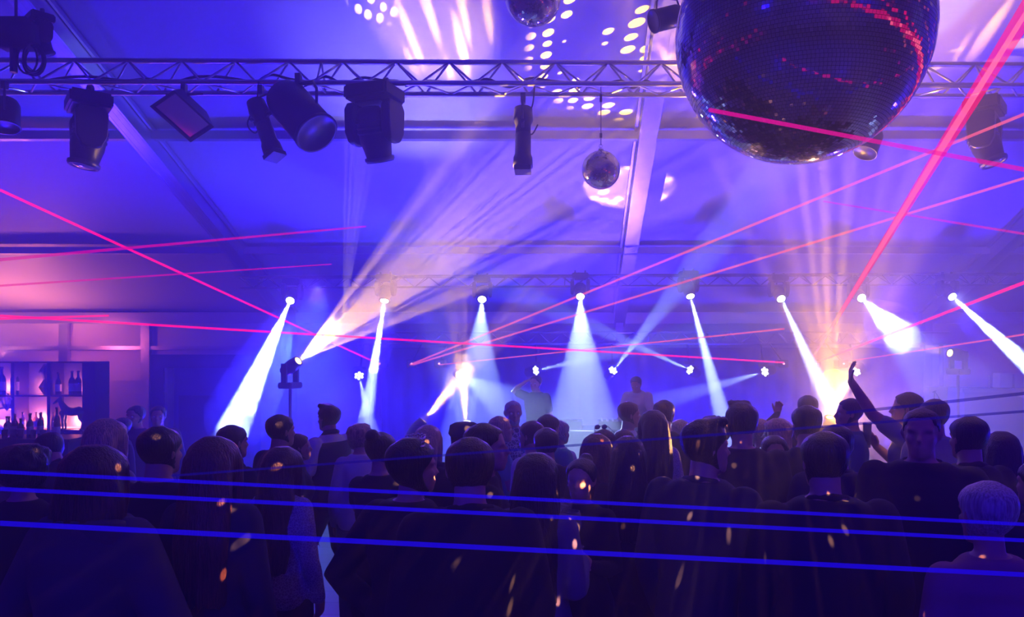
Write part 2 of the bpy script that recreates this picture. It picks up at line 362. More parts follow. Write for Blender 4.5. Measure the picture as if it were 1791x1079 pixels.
def par(label, top, s, aim, body_len=.42, rad=.16, group=None, name='par_can'):
    t = thing(name, label, 'spotlight', tuple(top), 0, group); aim = Vector(aim).normalized(); q = aim.to_track_quat('Z', 'X').to_matrix().to_4x4()
    side = q.to_3x3() @ X; side.z = 0; side = side.normalized() if side.length > .1 else X
    piv = Vector((0, 0, -.34 * s)); r = rad * s; L = body_len * s
    bm = NB(); box(bm, Z * -.02 * s, (.05 * s, .06 * s, .09 * s)); obj('clamp', bm, M['steel'], t)
    bm = NB(); w_ = r + .02 * s
    tube(bm, [piv + side * w_, piv + side * w_ + Z * .2 * s, side * w_ * .8 + Z * -.07 * s, side * -w_ * .8 + Z * -.07 * s, piv - side * w_ + Z * .2 * s, piv - side * w_], .014 * s, 8); obj('yoke', bm, M['steel'], t)
    bm = NB(); lathe(bm, [(r * .5, -L * .5), (r * .85, -L * .45), (r, -L * .3), (r, L * .5), (r * .9, L * .5), (r * .86, L * .2), (.01, L * .18)], 28, piv, q); b = obj('lamp_body', bm, M['black'], t, True)
    bm = NB(); lathe(bm, [(r * .86, L * .42), (r * .7, L * .36), (r * .3, L * .3), (.003, L * .28)], 28, piv, q); obj('lens', bm, M['lens'], b, True)
    bm = NB(); lathe(bm, [(r * 1.0, L * .47), (r * 1.06, L * .48), (r * 1.06, L * .53), (r * .93, L * .53), (r * .9, L * .49)], 28, piv, q); obj('lens_ring', bm, M['black'], b, True)
    return t
par('fat cylindrical lamp with a bright lens rim pointing down right, left of the truss centre', hang(522, .05), .98, (.66, -.30, -.72), .60, .20)
par('small lamp hanging at the left edge of the photo below the truss', hang(8), .8, (.15, -.2, -.9), .34, .15)
par('small lamp peeking out below the big mirror ball', hang(1520, -.28), .72, (-.35, -.2, -.8), .34, .15)
par('stubby black lamp beside the upper left of the big mirror ball', P(1168, 20, 6.2) + Z * .15, .6, (-.9, -.3, -.35), .45, .15)

def profile(label, top, s, aim):
    t = thing('profile_spotlight', label, 'spotlight', tuple(top)); aim = Vector(aim).normalized(); q = aim.to_track_quat('Z', 'X').to_matrix().to_4x4()
    piv = Vector((0, 0, -.30 * s)); side = q.to_3x3() @ X; side.z *= .2; side.normalize()
    bm = NB(); box(bm, Z * -.02 * s, (.05 * s, .06 * s, .1 * s)); obj('clamp', bm, M['steel'], t)
    bm = NB(); w_ = .13 * s; tube(bm, [piv + side * w_, side * w_ + Z * -.09 * s, side * -w_ + Z * -.09 * s, piv - side * w_], .011 * s, 8); obj('yoke', bm, M['steel'], t)
    bm = NB(); lathe(bm, [(.05 * s, -.20 * s), (.095 * s, -.18 * s), (.105 * s, -.05 * s), (.08 * s, .0), (.08 * s, .22 * s)], 20, piv, q); b = obj('lamp_body', bm, M['black'], t, True)
    bm = NB(); lathe(bm, [(.082 * s, .10 * s), (.085 * s, .32 * s), (.10 * s, .36 * s), (.105 * s, .46 * s), (.085 * s, .46 * s), (.08 * s, .40 * s), (.003, .39 * s)], 20, piv, q); obj('lens_tube', bm, M['black'], b, True)
    bm = NB(); sp = q @ Matrix.Translation((0, 0, .02 * s)); box(bm, piv + (q @ Vector((0, 0, .03 * s))), (.22 * s, .03 * s, .06 * s), q); obj('shutter', bm, M['steel'], b)
    for sx in (-1, 1):
        bm = NB(); lathe(bm, [(.02 * s, -.02 * s), (.02 * s, .02 * s)], 12, piv + side * sx * w_, (side.to_track_quat('Z', 'Y').to_matrix().to_4x4())); obj('knob', bm, M['rubber'], b)
    bm = NB(); box(bm, piv + (q @ Vector((0, 0, .49 * s))), (.17 * s, .17 * s, .05 * s), q); obj('colour_frame', bm, M['black'], b)
    return t
profile('slim black profile spotlight tilted down right beside the fat cylindrical lamp', hang(456, -.06), .86, (.38, -.2, -.9))
profile('hazy profile spotlight hanging straight down at the centre of the front truss', hang(915, -.12), .88, (.0, -.12, -1))

def flood(label, top, s, aim):
    t = thing('floodlight', label, 'spotlight', tuple(top)); aim = Vector(aim).normalized()
    q = (aim.to_track_quat('Z', 'X').to_matrix() @ Matrix.Rotation(R(38), 3, 'Z')).to_4x4(); piv = Vector((0, 0, -.28 * s))
    bm = NB(); box(bm, Z * -.02 * s, (.05 * s, .06 * s, .1 * s)); obj('clamp', bm, M['steel'], t)
    bm = NB(); rs = []
    for z, a, b in ((-.16, .12, .10), (-.12, .17, .13), (.08, .26, .17), (.10, .27, .18), (.10, .24, .155), (.07, .23, .15), (-.06, .12, .09)):
        rs.append([piv + q @ Vector((cx * a * s, cy_ * b * s, z * s)) for cx, cy_ in ((-1, -1), (1, -1), (1, 1), (-1, 1))])
    loft(bm, rs); b_ = obj('housing', bm, M['black'], t)
    bm = NB(); rs = []
    for z, a, b in ((.069, .225, .145), (.02, .19, .12), (-.04, .12, .08), (-.05, .05, .03)):
        rs.append([piv + q @ Vector((cx * a * s, cy_ * b * s, (z + .012) * s)) for cx, cy_ in ((-1, -1), (1, -1), (1, 1), (-1, 1))])
    loft(bm, rs, True); obj('reflector', bm, M['chrome'], b_)
    bm = NB(); tube(bm, [piv + q @ Vector((-.16 * s, 0, .04 * s)), piv + q @ Vector((.16 * s, 0, .04 * s))], .012 * s, 8); obj('tube_bulb', bm, M['white'], b_, True)
    bm = NB(); tube(bm, [piv + q @ Vector((-.2 * s, 0, -.02 * s)), Vector((-.2 * s, 0, -.08 * s)), Vector((.2 * s, 0, -.08 * s)), piv + q @ Vector((.2 * s, 0, -.02 * s))], .013 * s, 6); obj('yoke', bm, M['steel'], t)
    return t
flood('rectangular floodlight with a silvery reflector tilted towards the crowd under the front truss', hang(322, -.05), .82, (.15, -.62, -.72))

# cables looped over the truss
def cable(label, pts, r=.012):
    bm = NB(); P_ = [Vector(p) for p in pts]; out = []
    for i in range(len(P_) - 1):
        p0, p1, p2, p3 = P_[max(i - 1, 0)], P_[i], P_[i + 1], P_[min(i + 2, len(P_) - 1)]
        for k in range(6):
            t = k / 6; out.append(.5 * ((2 * p1) + (p2 - p0) * t + (2 * p0 - 5 * p1 + 4 * p2 - p3) * t * t + (3 * p1 - p0 - 3 * p2 + p3) * t ** 3))
    out.append(P_[-1]); tube(bm, out, r, 8); tag(obj('cable', bm, M['rubber'], None, True), label, 'cable'); return
rnd = random.Random(4)
for (a, b, amp, lab) in ((60, 420, .05, 'black cable bundle lying in the truss above the floodlight'), (430, 690, .07, 'black cable looping along the truss above the fat cylindrical lamp'),
                         (700, 1000, .04, 'thin black cable along the middle of the truss'), (1010, 1170, .03, 'short cable along the truss left of the big mirror ball')):
    n = 9; pts = []
    for i in range(n): p = truss_at(a + (b - a) * i / (n - 1)); pts.append(p + Vector((0, .145 + rnd.uniform(-.06, .06), .03 + amp * abs(math.sin(i * 1.9)) + rnd.uniform(0, .02))))
    cable(lab, pts, .014)
for px, lab in ((452, 'looped cable hanging at the slim profile spotlight'), (935, 'looped cable hanging beside the central profile spotlight')):
    p = truss_at(px); cable(lab, [p + Z * .0, p + Vector((-.02, 0, -.2)), p + Vector((-.10, 0, -.38)), p + Vector((-.03, 0, -.47)), p + Vector((.03, 0, -.38))], .007)
# motor and coiled cables over the left end of the truss
t = thing('chain_hoist', 'dark chain hoist with coiled cables above the left end of the front truss', 'hoist', tuple(P(28, 60, 6.6)))
bm = NB(); box(bm, Vector((0, 0, .0)), (.34, .22, .26)); bmesh.ops.bevel(bm, geom=bm.edges[:], offset=.04, segments=3, affect='EDGES'); obj('motor_body', bm, M['black'], t, True)
bm = NB(); tube(bm, [(0, 0, .1), (0, 0, roofz(6.6) - P(28, 60, 6.6).z - .02)], .012, 8); obj('chain', bm, M['steel'], t)
bm = NB()
for k in range(5):
    a = [Vector((.10 + .02 * k + .09 * math.cos(i * PI / 8), .05 * math.sin(k), -.22 + .13 * math.sin(i * PI / 8))) for i in range(17)]; tube(bm, a, .009, 6)
obj('cable_coil', bm, M['rubber'], t, True)
bm = NB(); tube(bm, [(-.02, 0, -.1), (-.02, 0, -.34)], .03, 10); obj('hook', bm, M['steel'], t)

# white beams over the stage --------------------------------------------------
BE = 1.0
beams = [  # px, py of the lens, target px, py, distance of target, energy, cone, where it is
    (507, 527, 415, 735, 8.6, 190000, 7.0, 'first white beam light on the stage truss, pouring into thick smoke at left'),
    (672, 528, 645, 700, 10.2, 95000, 6.4, 'second white beam light on the stage truss, above the blond dancer with curly hair'),
    (843, 525, 838, 640, 9.8, 7500, 19, 'third beam light on the stage truss, with a wide pale cone'),
    (1015, 520, 1018, 660, 9.6, 12000, 20, 'fourth beam light on the stage truss, with a wide cone over the booth'),
    (1208, 520, 1262, 722, 9.8, 70000, 6.8, 'fifth beam light on the stage truss, slanting down right of the booth'),
    (1367, 524, 1438, 680, 9.4, 65000, 6.2, 'sixth beam light on the stage truss, slanting into the amber glow'),
    (1508, 522, 1575, 588, 9.6, 9000, 17, 'seventh beam light on the stage truss, flaring into a white cloud'),
    (1667, 520, 1800, 640, 9.4, 160000, 6.8, 'last white beam light at the right end of the stage truss')]
for (x, y, tx, ty, td, e, ang, lab) in beams:
    p = P(x, y, 10.9); q = P(tx, ty, td); aim = (q - p).normalized(); s = .62
    top = p - aim * .27 * s + Z * .46 * s
    t, L = moving_head(lab, top, s, aim, lit_white, 'beam lights over the stage')
    spot(p + aim * .02, q, e * BE, WHT, ang, r=.018, blend=.15)

# small LED clusters at the rear of the stage --------------------------------
def led(label, p, q, e, ang, s=1.0):
    t = thing('led_spotlight', label, 'spotlight', tuple(p), 0, 'small LED spotlights behind the booth'); aim = (q - p).normalized(); m4 = aim.to_track_quat('Z', 'X').to_matrix().to_4x4()
    bm = NB(); lathe(bm, [(.05, -.2), (.085, -.17), (.09, -.03), (.085, .0), (.01, -.005)], 20, Vector(), m4); b = obj('lamp_body', bm, M['black'], t, True)
    for k in range(7):
        a = k * PI / 3; c = Vector((0, 0, .004)) if k == 6 else Vector((.055 * math.cos(a), .055 * math.sin(a), .004))
        bm = NB(); lathe(bm, [(.024, -.01), (.022, .004), (.012, .010), (.002, .012)], 12, m4 @ c, m4); obj('led_lens', bm, lit_led, b, True)
    bm = NB(); box(bm, Vector((0, .1, .12)), (.16, .05, .05)); tube(bm, [(0, .1, .12), (0, .25, 2.27 - p.z)], .015, 8); obj('bracket', bm, M['steel'], t)
    spot(p + aim * .03, q, e, WHT, ang, r=.014, blend=.4)
for (x, y, tx, ty, td, e, ang, lab) in [
        (628, 657, 648, 745, 11.0, 9000, 9, 'leftmost small LED cluster light, shining down behind the curly blond dancer'),
        (805, 655, 860, 690, 10.5, 4500, 14, 'small LED cluster light inside the amber cone'),
        (937, 648, 1080, 615, 11.2, 7000, 9, 'small LED cluster light left of the booth, pointing right'),
        (1072, 648, 1190, 500, 10.6, 10000, 10, 'bright small LED cluster light above the booth, shining up to the right'),
        (1207, 647, 1080, 590, 11.3, 12000, 7, 'small LED cluster light right of the booth, shining up to the left'),
        (1338, 650, 1200, 690, 11.2, 7000, 9, 'small LED cluster light further right of the booth, pointing left'),
        (1497, 650, 1420, 760, 11.0, 9000, 11, 'small LED cluster light beside the raised arm')]:
    led(lab, P(x, y, 12.1), P(tx, ty, td), e, ang)

# amber spotlights ------------------------------------------------------------
def floor_head(label, p, aim, s=.55, lens_=None, stand=None):
    """a moving head standing on its base (on the deck or on a stand)"""
    aim = Vector(aim).normalized(); piv = p - aim * .27 * s
    t = thing('moving_head_spotlight', label, 'spotlight', (piv.x, piv.y, piv.z - .46 * s), 0, 'amber spotlights')
    z = Vector((0, 0, .46 * s)); q = aim.to_track_quat('Z', 'X').to_matrix().to_4x4(); pan = math.atan2(aim.x, aim.y); RZ = Matrix.Rotation(-pan, 4, 'Z')
    bm = NB(); box(bm, Z * .07 * s, (.4 * s, .34 * s, .13 * s), RZ); bmesh.ops.bevel(bm, geom=bm.edges[:], offset=.02 * s, segments=2, affect='EDGES'); obj('base', bm, M['black'], t)
    for sx in (-1, 1):
        bm = NB(); box(bm, RZ @ Vector((sx * .19 * s, 0, .33 * s)), (.05 * s, .13 * s, .42 * s), RZ); obj('yoke_arm', bm, M['black'], t)
    bm = NB(); lathe(bm, [(.03 * s, -.24 * s), (.11 * s, -.2 * s), (.14 * s, -.05 * s), (.14 * s, .1 * s), (.12 * s, .2 * s), (.12 * s, .25 * s), (.1 * s, .25 * s), (.01, .235 * s)], 24, z, q); h = obj('lamp_head', bm, M['black'], t, True)
    bm = NB(); lathe(bm, [(.095 * s, .238 * s), (.06 * s, .256 * s), (.005, .26 * s)], 20, z, q); obj('lens', bm, lens_ or lit_amber, h, True)
    if stand is not None:
        zb = piv.z - .46 * s; bm = NB(); tube(bm, [(0, 0, stand - zb + .3), (0, 0, -.005)], .018, 10)
        for k in range(3): a = k * 2.1 + .5; tube(bm, [(0, 0, stand - zb + .45), (.4 * math.cos(a), .4 * math.sin(a), stand - zb + .012)], .012, 8)
        obj('tripod', bm, M['steel'], t, True)
    return t
a1 = P(742, 735, 9.0); q1 = P(850, 610, 9.3); floor_head('amber spotlight on the stage edge with a slim beam slanting right', a1, q1 - a1, stand=.25)
gobo(spot(a1, q1, 22000, AMB, 14, r=.03, blend=.2), 28, .32, .06, .15)
a2 = P(815, 738, 9.0); q2 = P(795, 480, 8.4); floor_head('amber spotlight on the stage edge shining steeply up towards the canvas', a2, q2 - a2, stand=.25)
gobo(spot(a2, q2, 8000, AMB, 19, r=.02, blend=.7), 30, .30, .1, .2, (1, .12, .12))
a3 = P(523, 630, 8.7); q3 = P(1035, 235, 7.6); floor_head('amber spotlight on a stand at left, firing through a thick smoke puff', a3, q3 - a3, stand=0)
gobo(spot(a3, q3, 60000, (1, .52, .0), 33, r=.004, blend=.4), 34, .29, .05, .0, (1, 1, 1), 'DOTS')
a4 = P(1452, 728, 8.6); q4 = P(1470, 430, 7.8); floor_head('blinding amber spotlight behind the dancers at right, fanning rays upwards', a4, q4 - a4, stand=0)
gobo(spot(a4, q4, 18000, (1, .44, .0), 58, r=.03, blend=.6), 22, .26, .1, .15, (1, .12, .12))
gobo(spot(a4 + Vector((.05, -.02, 0)), P(1620, 660, 5.0), 2600, (1, .46, .10), 75, r=.02, blend=1), 22, .3, .1, .3)
a5 = P(1660, 617, 9.4); q5 = P(1555, 594, 9.1); floor_head('amber spotlight on a tall stand at right, pointing left into the white cloud', a5, q5 - a5, stand=0)
spot(a5, q5, 6000, (1, .50, .03), 7, r=.05, blend=.2)
# dotted gobo patterns thrown on the canvas
g1 = gobo(spot(P(600, 560, 9.6), P(655, 8, 7.15), 6000, (1, .62, .16), 10, r=.004, blend=.6, name='gobo_light'), 34, .30, .05, 0., (1, 1, 1), 'DOTS')


# ------------------------------------------------------------------ smoke puffs: thicker smoke caught by the beams
def puff(label, pts, rads, dens, nscale, lo=.42, hi=.58, thresh_edge=.25, seed=0):
    bm = NB(); tube(bm, pts, rads, 14, round_=True)
    o = obj('smoke_puff', bm, None, None, True); tag(o, label, 'smoke', None, 'stuff')
    m = bpy.data.materials.new('smoke'); m.use_nodes = True; n = m.node_tree; n.nodes.clear()
    ou = n.nodes.new('ShaderNodeOutputMaterial'); v = n.nodes.new('ShaderNodeVolumeScatter'); v.inputs['Anisotropy'].default_value = .1
    tc = n.nodes.new('ShaderNodeTexCoord'); mp = n.nodes.new('ShaderNodeMapping'); mp.inputs['Location'].default_value = (seed * 3.1, seed * 1.7, seed)
    no = n.nodes.new('ShaderNodeTexNoise'); no.inputs['Scale'].default_value = nscale; no.inputs['Detail'].default_value = 4; no.inputs['Roughness'].default_value = .6
    mr = n.nodes.new('ShaderNodeMapRange'); mr.inputs[1].default_value = lo; mr.inputs[2].default_value = hi; mr.inputs[4].default_value = dens
    n.links.new(tc.outputs['Object'], mp.inputs[0]); n.links.new(mp.outputs[0], no.inputs[0]); n.links.new(no.outputs[0], mr.inputs[0]); n.links.new(mr.outputs[0], v.inputs['Density']); n.links.new(v.outputs[0], ou.inputs['Volume'])
    o.data.materials.append(m); return o
def bl(i, t): x, y, tx, ty, td = beams[i][:5]; return P(x, y, 10.9).lerp(P(tx, ty, td), t)
puff('thick torn smoke inside the first white beam at left', [bl(0, .22), bl(0, .6), bl(0, .97)], [.20, .34, .40], 2.2, 4.0, .40, .56, seed=1)
puff('smoke clump in the second white beam', [bl(1, .14), bl(1, .34), bl(1, .6)], [.16, .25, .2], 1.8, 4.5, .40, .56, seed=2)
puff('puff of smoke glowing amber left of centre', [a3 + Vector((.05, 0, .05)), a3 + Vector((.10, -.03, .25)), a3 + Vector((.22, -.06, .42))], [.11, .23, .28], 1.15, 4, .36, .50, seed=3)
puff('bright white smoke cloud under the seventh beam light', [bl(6, .35), bl(6, .75), bl(6, 1.0)], [.18, .34, .26], 2.0, 4, .38, .56, seed=4)
m_ = puff('soft bluish mist drifting around the first white beam at left', [P(450, 640, 9.9), P(600, 650, 10.0)], [.75, .7], .16, 1.6, .35, .65, seed=6)
puff('smoke added for the glow around the blinding amber spotlight', [a4 + Vector((0, 0, .0)), a4 + Vector((.05, -.1, .3))], [.14, .26], .6, 3, .2, .6, seed=7)  # extra smoke, put in so the air at the lamp glows
puff('thin smoke added to brighten the foot of the steep amber beam', [a2 + Vector((0, -.02, .05)), a2.lerp(q2, .35)], [.12, .24], .35, 1.4, .0, .7, seed=8)  # smoke added to make the beam show brighter near its lamp
puff('thin smoke added to brighten the foot of the slim amber beam', [a1 + Vector((0, -.02, .02)), a1.lerp(q1, .6)], [.12, .2], .4, 1.4, .0, .7, seed=9)  # likewise added smoke, strengthening the slim beam at its base
puff('ragged smoke along the last beam at right', [bl(7, .12), bl(7, .6), bl(7, 1.05)], [.2, .3, .4], 1.3, 5, .42, .58, seed=5)

# ------------------------------------------------------------------ lasers: glowing tubes in place of beam light scattered by haze
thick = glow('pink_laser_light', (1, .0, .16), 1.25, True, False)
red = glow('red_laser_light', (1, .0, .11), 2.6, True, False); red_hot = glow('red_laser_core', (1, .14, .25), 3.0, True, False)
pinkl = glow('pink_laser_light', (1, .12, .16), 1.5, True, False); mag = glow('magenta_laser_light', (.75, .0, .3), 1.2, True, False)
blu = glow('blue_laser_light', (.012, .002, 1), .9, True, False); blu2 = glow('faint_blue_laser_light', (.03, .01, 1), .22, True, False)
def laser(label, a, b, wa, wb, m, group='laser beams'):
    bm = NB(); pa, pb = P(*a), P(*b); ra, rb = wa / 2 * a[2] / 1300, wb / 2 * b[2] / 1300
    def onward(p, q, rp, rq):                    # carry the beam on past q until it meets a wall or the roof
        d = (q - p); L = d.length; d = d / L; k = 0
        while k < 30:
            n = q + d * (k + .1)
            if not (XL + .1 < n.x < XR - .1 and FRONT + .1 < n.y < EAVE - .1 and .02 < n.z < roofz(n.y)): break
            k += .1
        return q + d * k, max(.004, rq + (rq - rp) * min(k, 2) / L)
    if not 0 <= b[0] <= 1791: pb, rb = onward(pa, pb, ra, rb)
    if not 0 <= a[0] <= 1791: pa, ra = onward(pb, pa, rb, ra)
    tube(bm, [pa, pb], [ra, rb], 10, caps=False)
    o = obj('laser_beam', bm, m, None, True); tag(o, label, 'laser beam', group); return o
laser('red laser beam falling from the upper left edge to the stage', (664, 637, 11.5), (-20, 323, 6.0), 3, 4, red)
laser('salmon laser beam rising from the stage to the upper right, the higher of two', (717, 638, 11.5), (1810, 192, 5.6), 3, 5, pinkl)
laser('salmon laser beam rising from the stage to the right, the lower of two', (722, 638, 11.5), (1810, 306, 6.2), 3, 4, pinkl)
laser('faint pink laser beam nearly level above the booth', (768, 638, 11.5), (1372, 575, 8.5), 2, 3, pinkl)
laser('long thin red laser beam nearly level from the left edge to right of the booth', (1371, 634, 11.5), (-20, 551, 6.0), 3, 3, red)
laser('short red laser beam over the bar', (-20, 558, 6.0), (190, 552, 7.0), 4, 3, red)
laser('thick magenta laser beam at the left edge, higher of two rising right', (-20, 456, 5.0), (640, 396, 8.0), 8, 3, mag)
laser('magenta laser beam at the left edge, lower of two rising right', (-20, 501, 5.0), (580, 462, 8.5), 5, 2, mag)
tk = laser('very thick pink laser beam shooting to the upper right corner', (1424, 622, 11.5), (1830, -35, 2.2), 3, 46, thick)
bm = NB(); tube(bm, [P(1424, 622, 11.5), P(1640, 270, 3.6), P(1829, -33, 2.2)], [.011, .016, .006], 10, caps=False); obj('beam_core', bm, red_hot, tk, True)  # inner glowing tube for the bright centre of the beam
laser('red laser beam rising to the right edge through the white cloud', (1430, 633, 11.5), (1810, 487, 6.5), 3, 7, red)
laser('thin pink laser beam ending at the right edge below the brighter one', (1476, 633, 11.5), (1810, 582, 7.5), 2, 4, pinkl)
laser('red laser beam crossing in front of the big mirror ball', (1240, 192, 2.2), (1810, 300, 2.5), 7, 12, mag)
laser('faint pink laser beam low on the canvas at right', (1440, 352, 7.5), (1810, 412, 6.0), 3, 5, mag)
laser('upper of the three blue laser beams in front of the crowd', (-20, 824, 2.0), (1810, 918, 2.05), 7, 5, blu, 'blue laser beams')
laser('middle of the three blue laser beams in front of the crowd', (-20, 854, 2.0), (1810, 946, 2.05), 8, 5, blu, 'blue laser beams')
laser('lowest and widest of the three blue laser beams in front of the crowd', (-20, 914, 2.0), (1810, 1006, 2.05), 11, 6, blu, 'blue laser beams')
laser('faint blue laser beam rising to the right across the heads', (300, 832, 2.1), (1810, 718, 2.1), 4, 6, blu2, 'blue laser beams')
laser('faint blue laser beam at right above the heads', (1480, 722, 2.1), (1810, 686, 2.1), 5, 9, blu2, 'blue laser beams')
for k, (x, lab) in enumerate(((664, 'laser projector at the left of the stage'), (720, 'laser projector beside the leftmost one'), (768, 'laser projector left of the booth'), (1371, 'laser projector right of the booth'), (1427, 'laser projector behind the amber glow'), (1476, 'laser projector near the raised arm'))):
    p = P(x, 636, 11.56); t = thing('laser_projector', lab, 'laser', tuple(p), 0, 'laser projectors')
    bm = NB(); box(bm, Vector((0, .12, 0)), (.16, .22, .12)); bmesh.ops.bevel(bm, geom=bm.edges[:], offset=.01, segments=1, affect='EDGES'); obj('housing', bm, M['black'], t)
    bm = NB(); lathe(bm, [(.014, -.01), (.014, .01), (.002, .012)], 12, Vector((0, -.0, 0)), Matrix.Rotation(PI / 2, 4, 'X')); obj('aperture', bm, glow('laser_aperture', (1, .3, .4), 4, False, False), t)
    bm = NB(); tube(bm, [(0, .12, .05), (0, .80, 2.28 - p.z)], .012, 8); obj('bracket', bm, M['steel'], t)

# ------------------------------------------------------------------ mirror balls
def mirror_ball(label, c, r, tile, hangz, seed=1):
    rnd = random.Random(seed)
    t = thing('mirror_ball', label, 'mirror ball', tuple(c), 0, 'mirror balls')
    bm = NB(); sph(bm, Vector(), r * .985, 4); obj('core', bm, M['rubber'], t, True)
    bm = NB(); n = int(PI * r / tile); 
    for j in range(n):
        th0 = PI * j / n + .05 * PI / n; th1 = PI * (j + 1) / n - .05 * PI / n; thm = (th0 + th1) / 2; m = max(3, int(2 * PI * r * math.sin(thm) / tile)); g = .045 * 2 * PI / m
        for i in range(m):
            a0 = 2 * PI * i / m + g; a1 = 2 * PI * (i + 1) / m - g; pts = []
            for th, a in ((th0, a0), (th1, a0), (th1, a1), (th0, a1)): pts.append(Vector((math.sin(th) * math.cos(a), math.sin(th) * math.sin(a), math.cos(th))) * r)
            cc = sum(pts, Vector()) / 4; nn = cc.normalized(); ax = Vector((rnd.gauss(0, 1), rnd.gauss(0, 1), rnd.gauss(0, 1))); ax = (ax - nn * ax.dot(nn)).normalized()
            Rm = Matrix.Rotation(rnd.gauss(0, .022), 3, ax)
            bm.faces.new([bm.verts.new(cc + Rm @ (p - cc)) for p in pts])
    obj('mirror_tiles', bm, M['mirror'], t)
    bm = NB(); lathe(bm, [(.02, r - .005), (.05 * min(1, r * 3), r), (.05 * min(1, r * 3), r + .02), (.01, r + .03)], 16); tube(bm, [(0, 0, r + .02)] + [(.018 * math.sin(a), 0, r + .045 - .018 * math.cos(a)) for a in (0, 1, 2, 3, 4, 5, 6)], .004, 6); obj('cap', bm, M['chrome'], t, True)
    bm = NB(); tube(bm, [(0, 0, r + .05), (0, 0, hangz - c.z)], .004 if r < .3 else .008, 6); obj('wire', bm, M['steel'], t)
    bm = NB(); tube(bm, [(0, 0, r + .12), (0, 0, r + .16)], .012, 8); obj('coupling', bm, M['rubber'], t)
    bm = NB(); tube(bm, [(0, 0, r + .45), (0, 0, r + .52)], .012, 8); obj('coupling', bm, M['rubber'], t)
    return t
M['mirror'] = mat('mirror_tile', (.55, .55, .6), .05, 1.)
c = P(1401, 64, 2.9); mirror_ball('huge mirror ball at upper right, close to the camera', c, .485, .0135, roofz(2.9) + .05)
c = P(1051, 297, 6.9); mirror_ball('small mirror ball hanging on a wire below the truss', c, .178, .011, truss_at(1051).z, 2)
c = P(932, -6, 6.3); mirror_ball('mid-sized mirror ball cut by the top edge of the photo', c, .24, .012, roofz(6.3) + .05, 3)

# ------------------------------------------------------------------ stage, backdrop, booth
bm = NB(); box(bm, (.98, 10.9, .125), (8.1, 3.3, .25)); tag(obj('stage_deck', bm, M['deck']), 'low black stage deck behind the crowd', 'stage')
bm = NB(); n = 140; x0, x1 = -3.2, 6.1; rs = []
top = []; bot = []
for i in range(n + 1):
    x = x0 + (x1 - x0) * i / n; yy = 12.75 + .035 * math.sin(i * 1.35) + .02 * math.sin(i * .6)
    top.append(bm.verts.new((x, yy, 2.22))); bot.append(bm.verts.new((x, yy, .26)))
for i in range(n): bm.faces.new((top[i], top[i + 1], bot[i + 1], bot[i]))
bd = obj('backdrop_curtain', bm, M['cloth_back'] if 'cloth_back' in M else mat('blue_backdrop_cloth', (.16, .16, .22), .9, bump=.2, bscale=14), None, True); bd.modifiers.new('t', 'SOLIDIFY').thickness = .008
tag(bd, 'pleated backdrop curtain glowing deep blue behind the stage', 'curtain')
t = thing('dj_booth', 'DJ booth table at the centre of the stage, hidden low behind the crowd', 'table', (.55, 9.75, .25))
bm = NB(); box(bm, (0, 0, .86), (2.0, .75, .05)); obj('table_top', bm, M['black'], t)
bm = NB(); box(bm, (0, -.34, .42), (2.0, .03, .83)); obj('front_panel', bm, M['black'], t)
for sx in (-.96, .96):
    for sy in (-.3, .33): bm = NB(); box(bm, (sx, sy, .42), (.05, .05, .83)); obj('leg', bm, M['steel'], t)
for sx, lab in ((-.55, 'left media player on the DJ booth'), (.55, 'right media player on the DJ booth')):
    t = thing('turntable', lab, 'turntable', (.55 + sx, 9.75, 1.135)); bm = NB(); box(bm, (0, 0, .05), (.36, .42, .1)); obj('case', bm, M['black'], t); bm = NB(); lathe(bm, [(.13, .1), (.13, .115), (.01, .117)], 24); obj('platter', bm, M['steel'], t, True)
t = thing('mixer', 'mixer in the middle of the DJ booth', 'mixer', (.55, 9.75, 1.135)); bm = NB(); box(bm, (0, 0, .05), (.32, .38, .1)); obj('case', bm, M['black'], t)
for i in range(12): bm = NB(); lathe(bm, [(.012, .1), (.01, .125)], 10, Vector((-.11 + .07 * (i % 4), -.1 + .1 * (i // 4), 0))); obj('knob', bm, M['white'], t)

# ------------------------------------------------------------------ doorway, board, right-hand counter
t = thing('dark_portal', 'dark doorway portal in the back wall right of the bar', 'doorway', (-6.7, 13.45, 0))
bm = NB(); box(bm, (-.66, 0, 1.05), (.24, .3, 2.1)); obj('frame_post', bm, M['navy'], t)
bm = NB(); box(bm, (.95, 0, 1.05), (.24, .3, 2.1)); obj('frame_post', bm, M['navy'], t)
bm = NB(); box(bm, (.145, 0, 1.98), (1.37, .3, .24)); obj('lintel', bm, M['navy'], t)
bm = NB(); box(bm, (-.515, -.02, .93), (.05, .2, 1.86)); obj('inner_jamb', bm, M['pvc'], t)
bm = NB(); box(bm, (.17, .12, .93), (1.32, .03, 1.86)); d_ = obj('door_leaf', bm, M['blue'], t)
bm = NB(); box(bm, (.21, .09, .68), (1.2, .03, 1.35)); obj('lower_panel', bm, M['navy'], d_)
bm = NB(); box(bm, (0, 0, .82), (.82, .04, 1.64)); tag(obj('white_board', bm, M['white'], None, False, (-7.85, 13.2, 0)), 'pale blue-lit board leaning beside the dark doorway', 'board')
t = thing('side_counter', 'dark high counter along the back right edge of the hall', 'counter', (6.8, 10.2, 0))
bm = NB(); box(bm, (0, 0, .8), (3.0, .5, 1.6)); obj('front', bm, M['navy'], t); bm = NB(); box(bm, (0, 0, 1.62), (3.1, .6, .05)); obj('counter_top', bm, M['steel'], t)
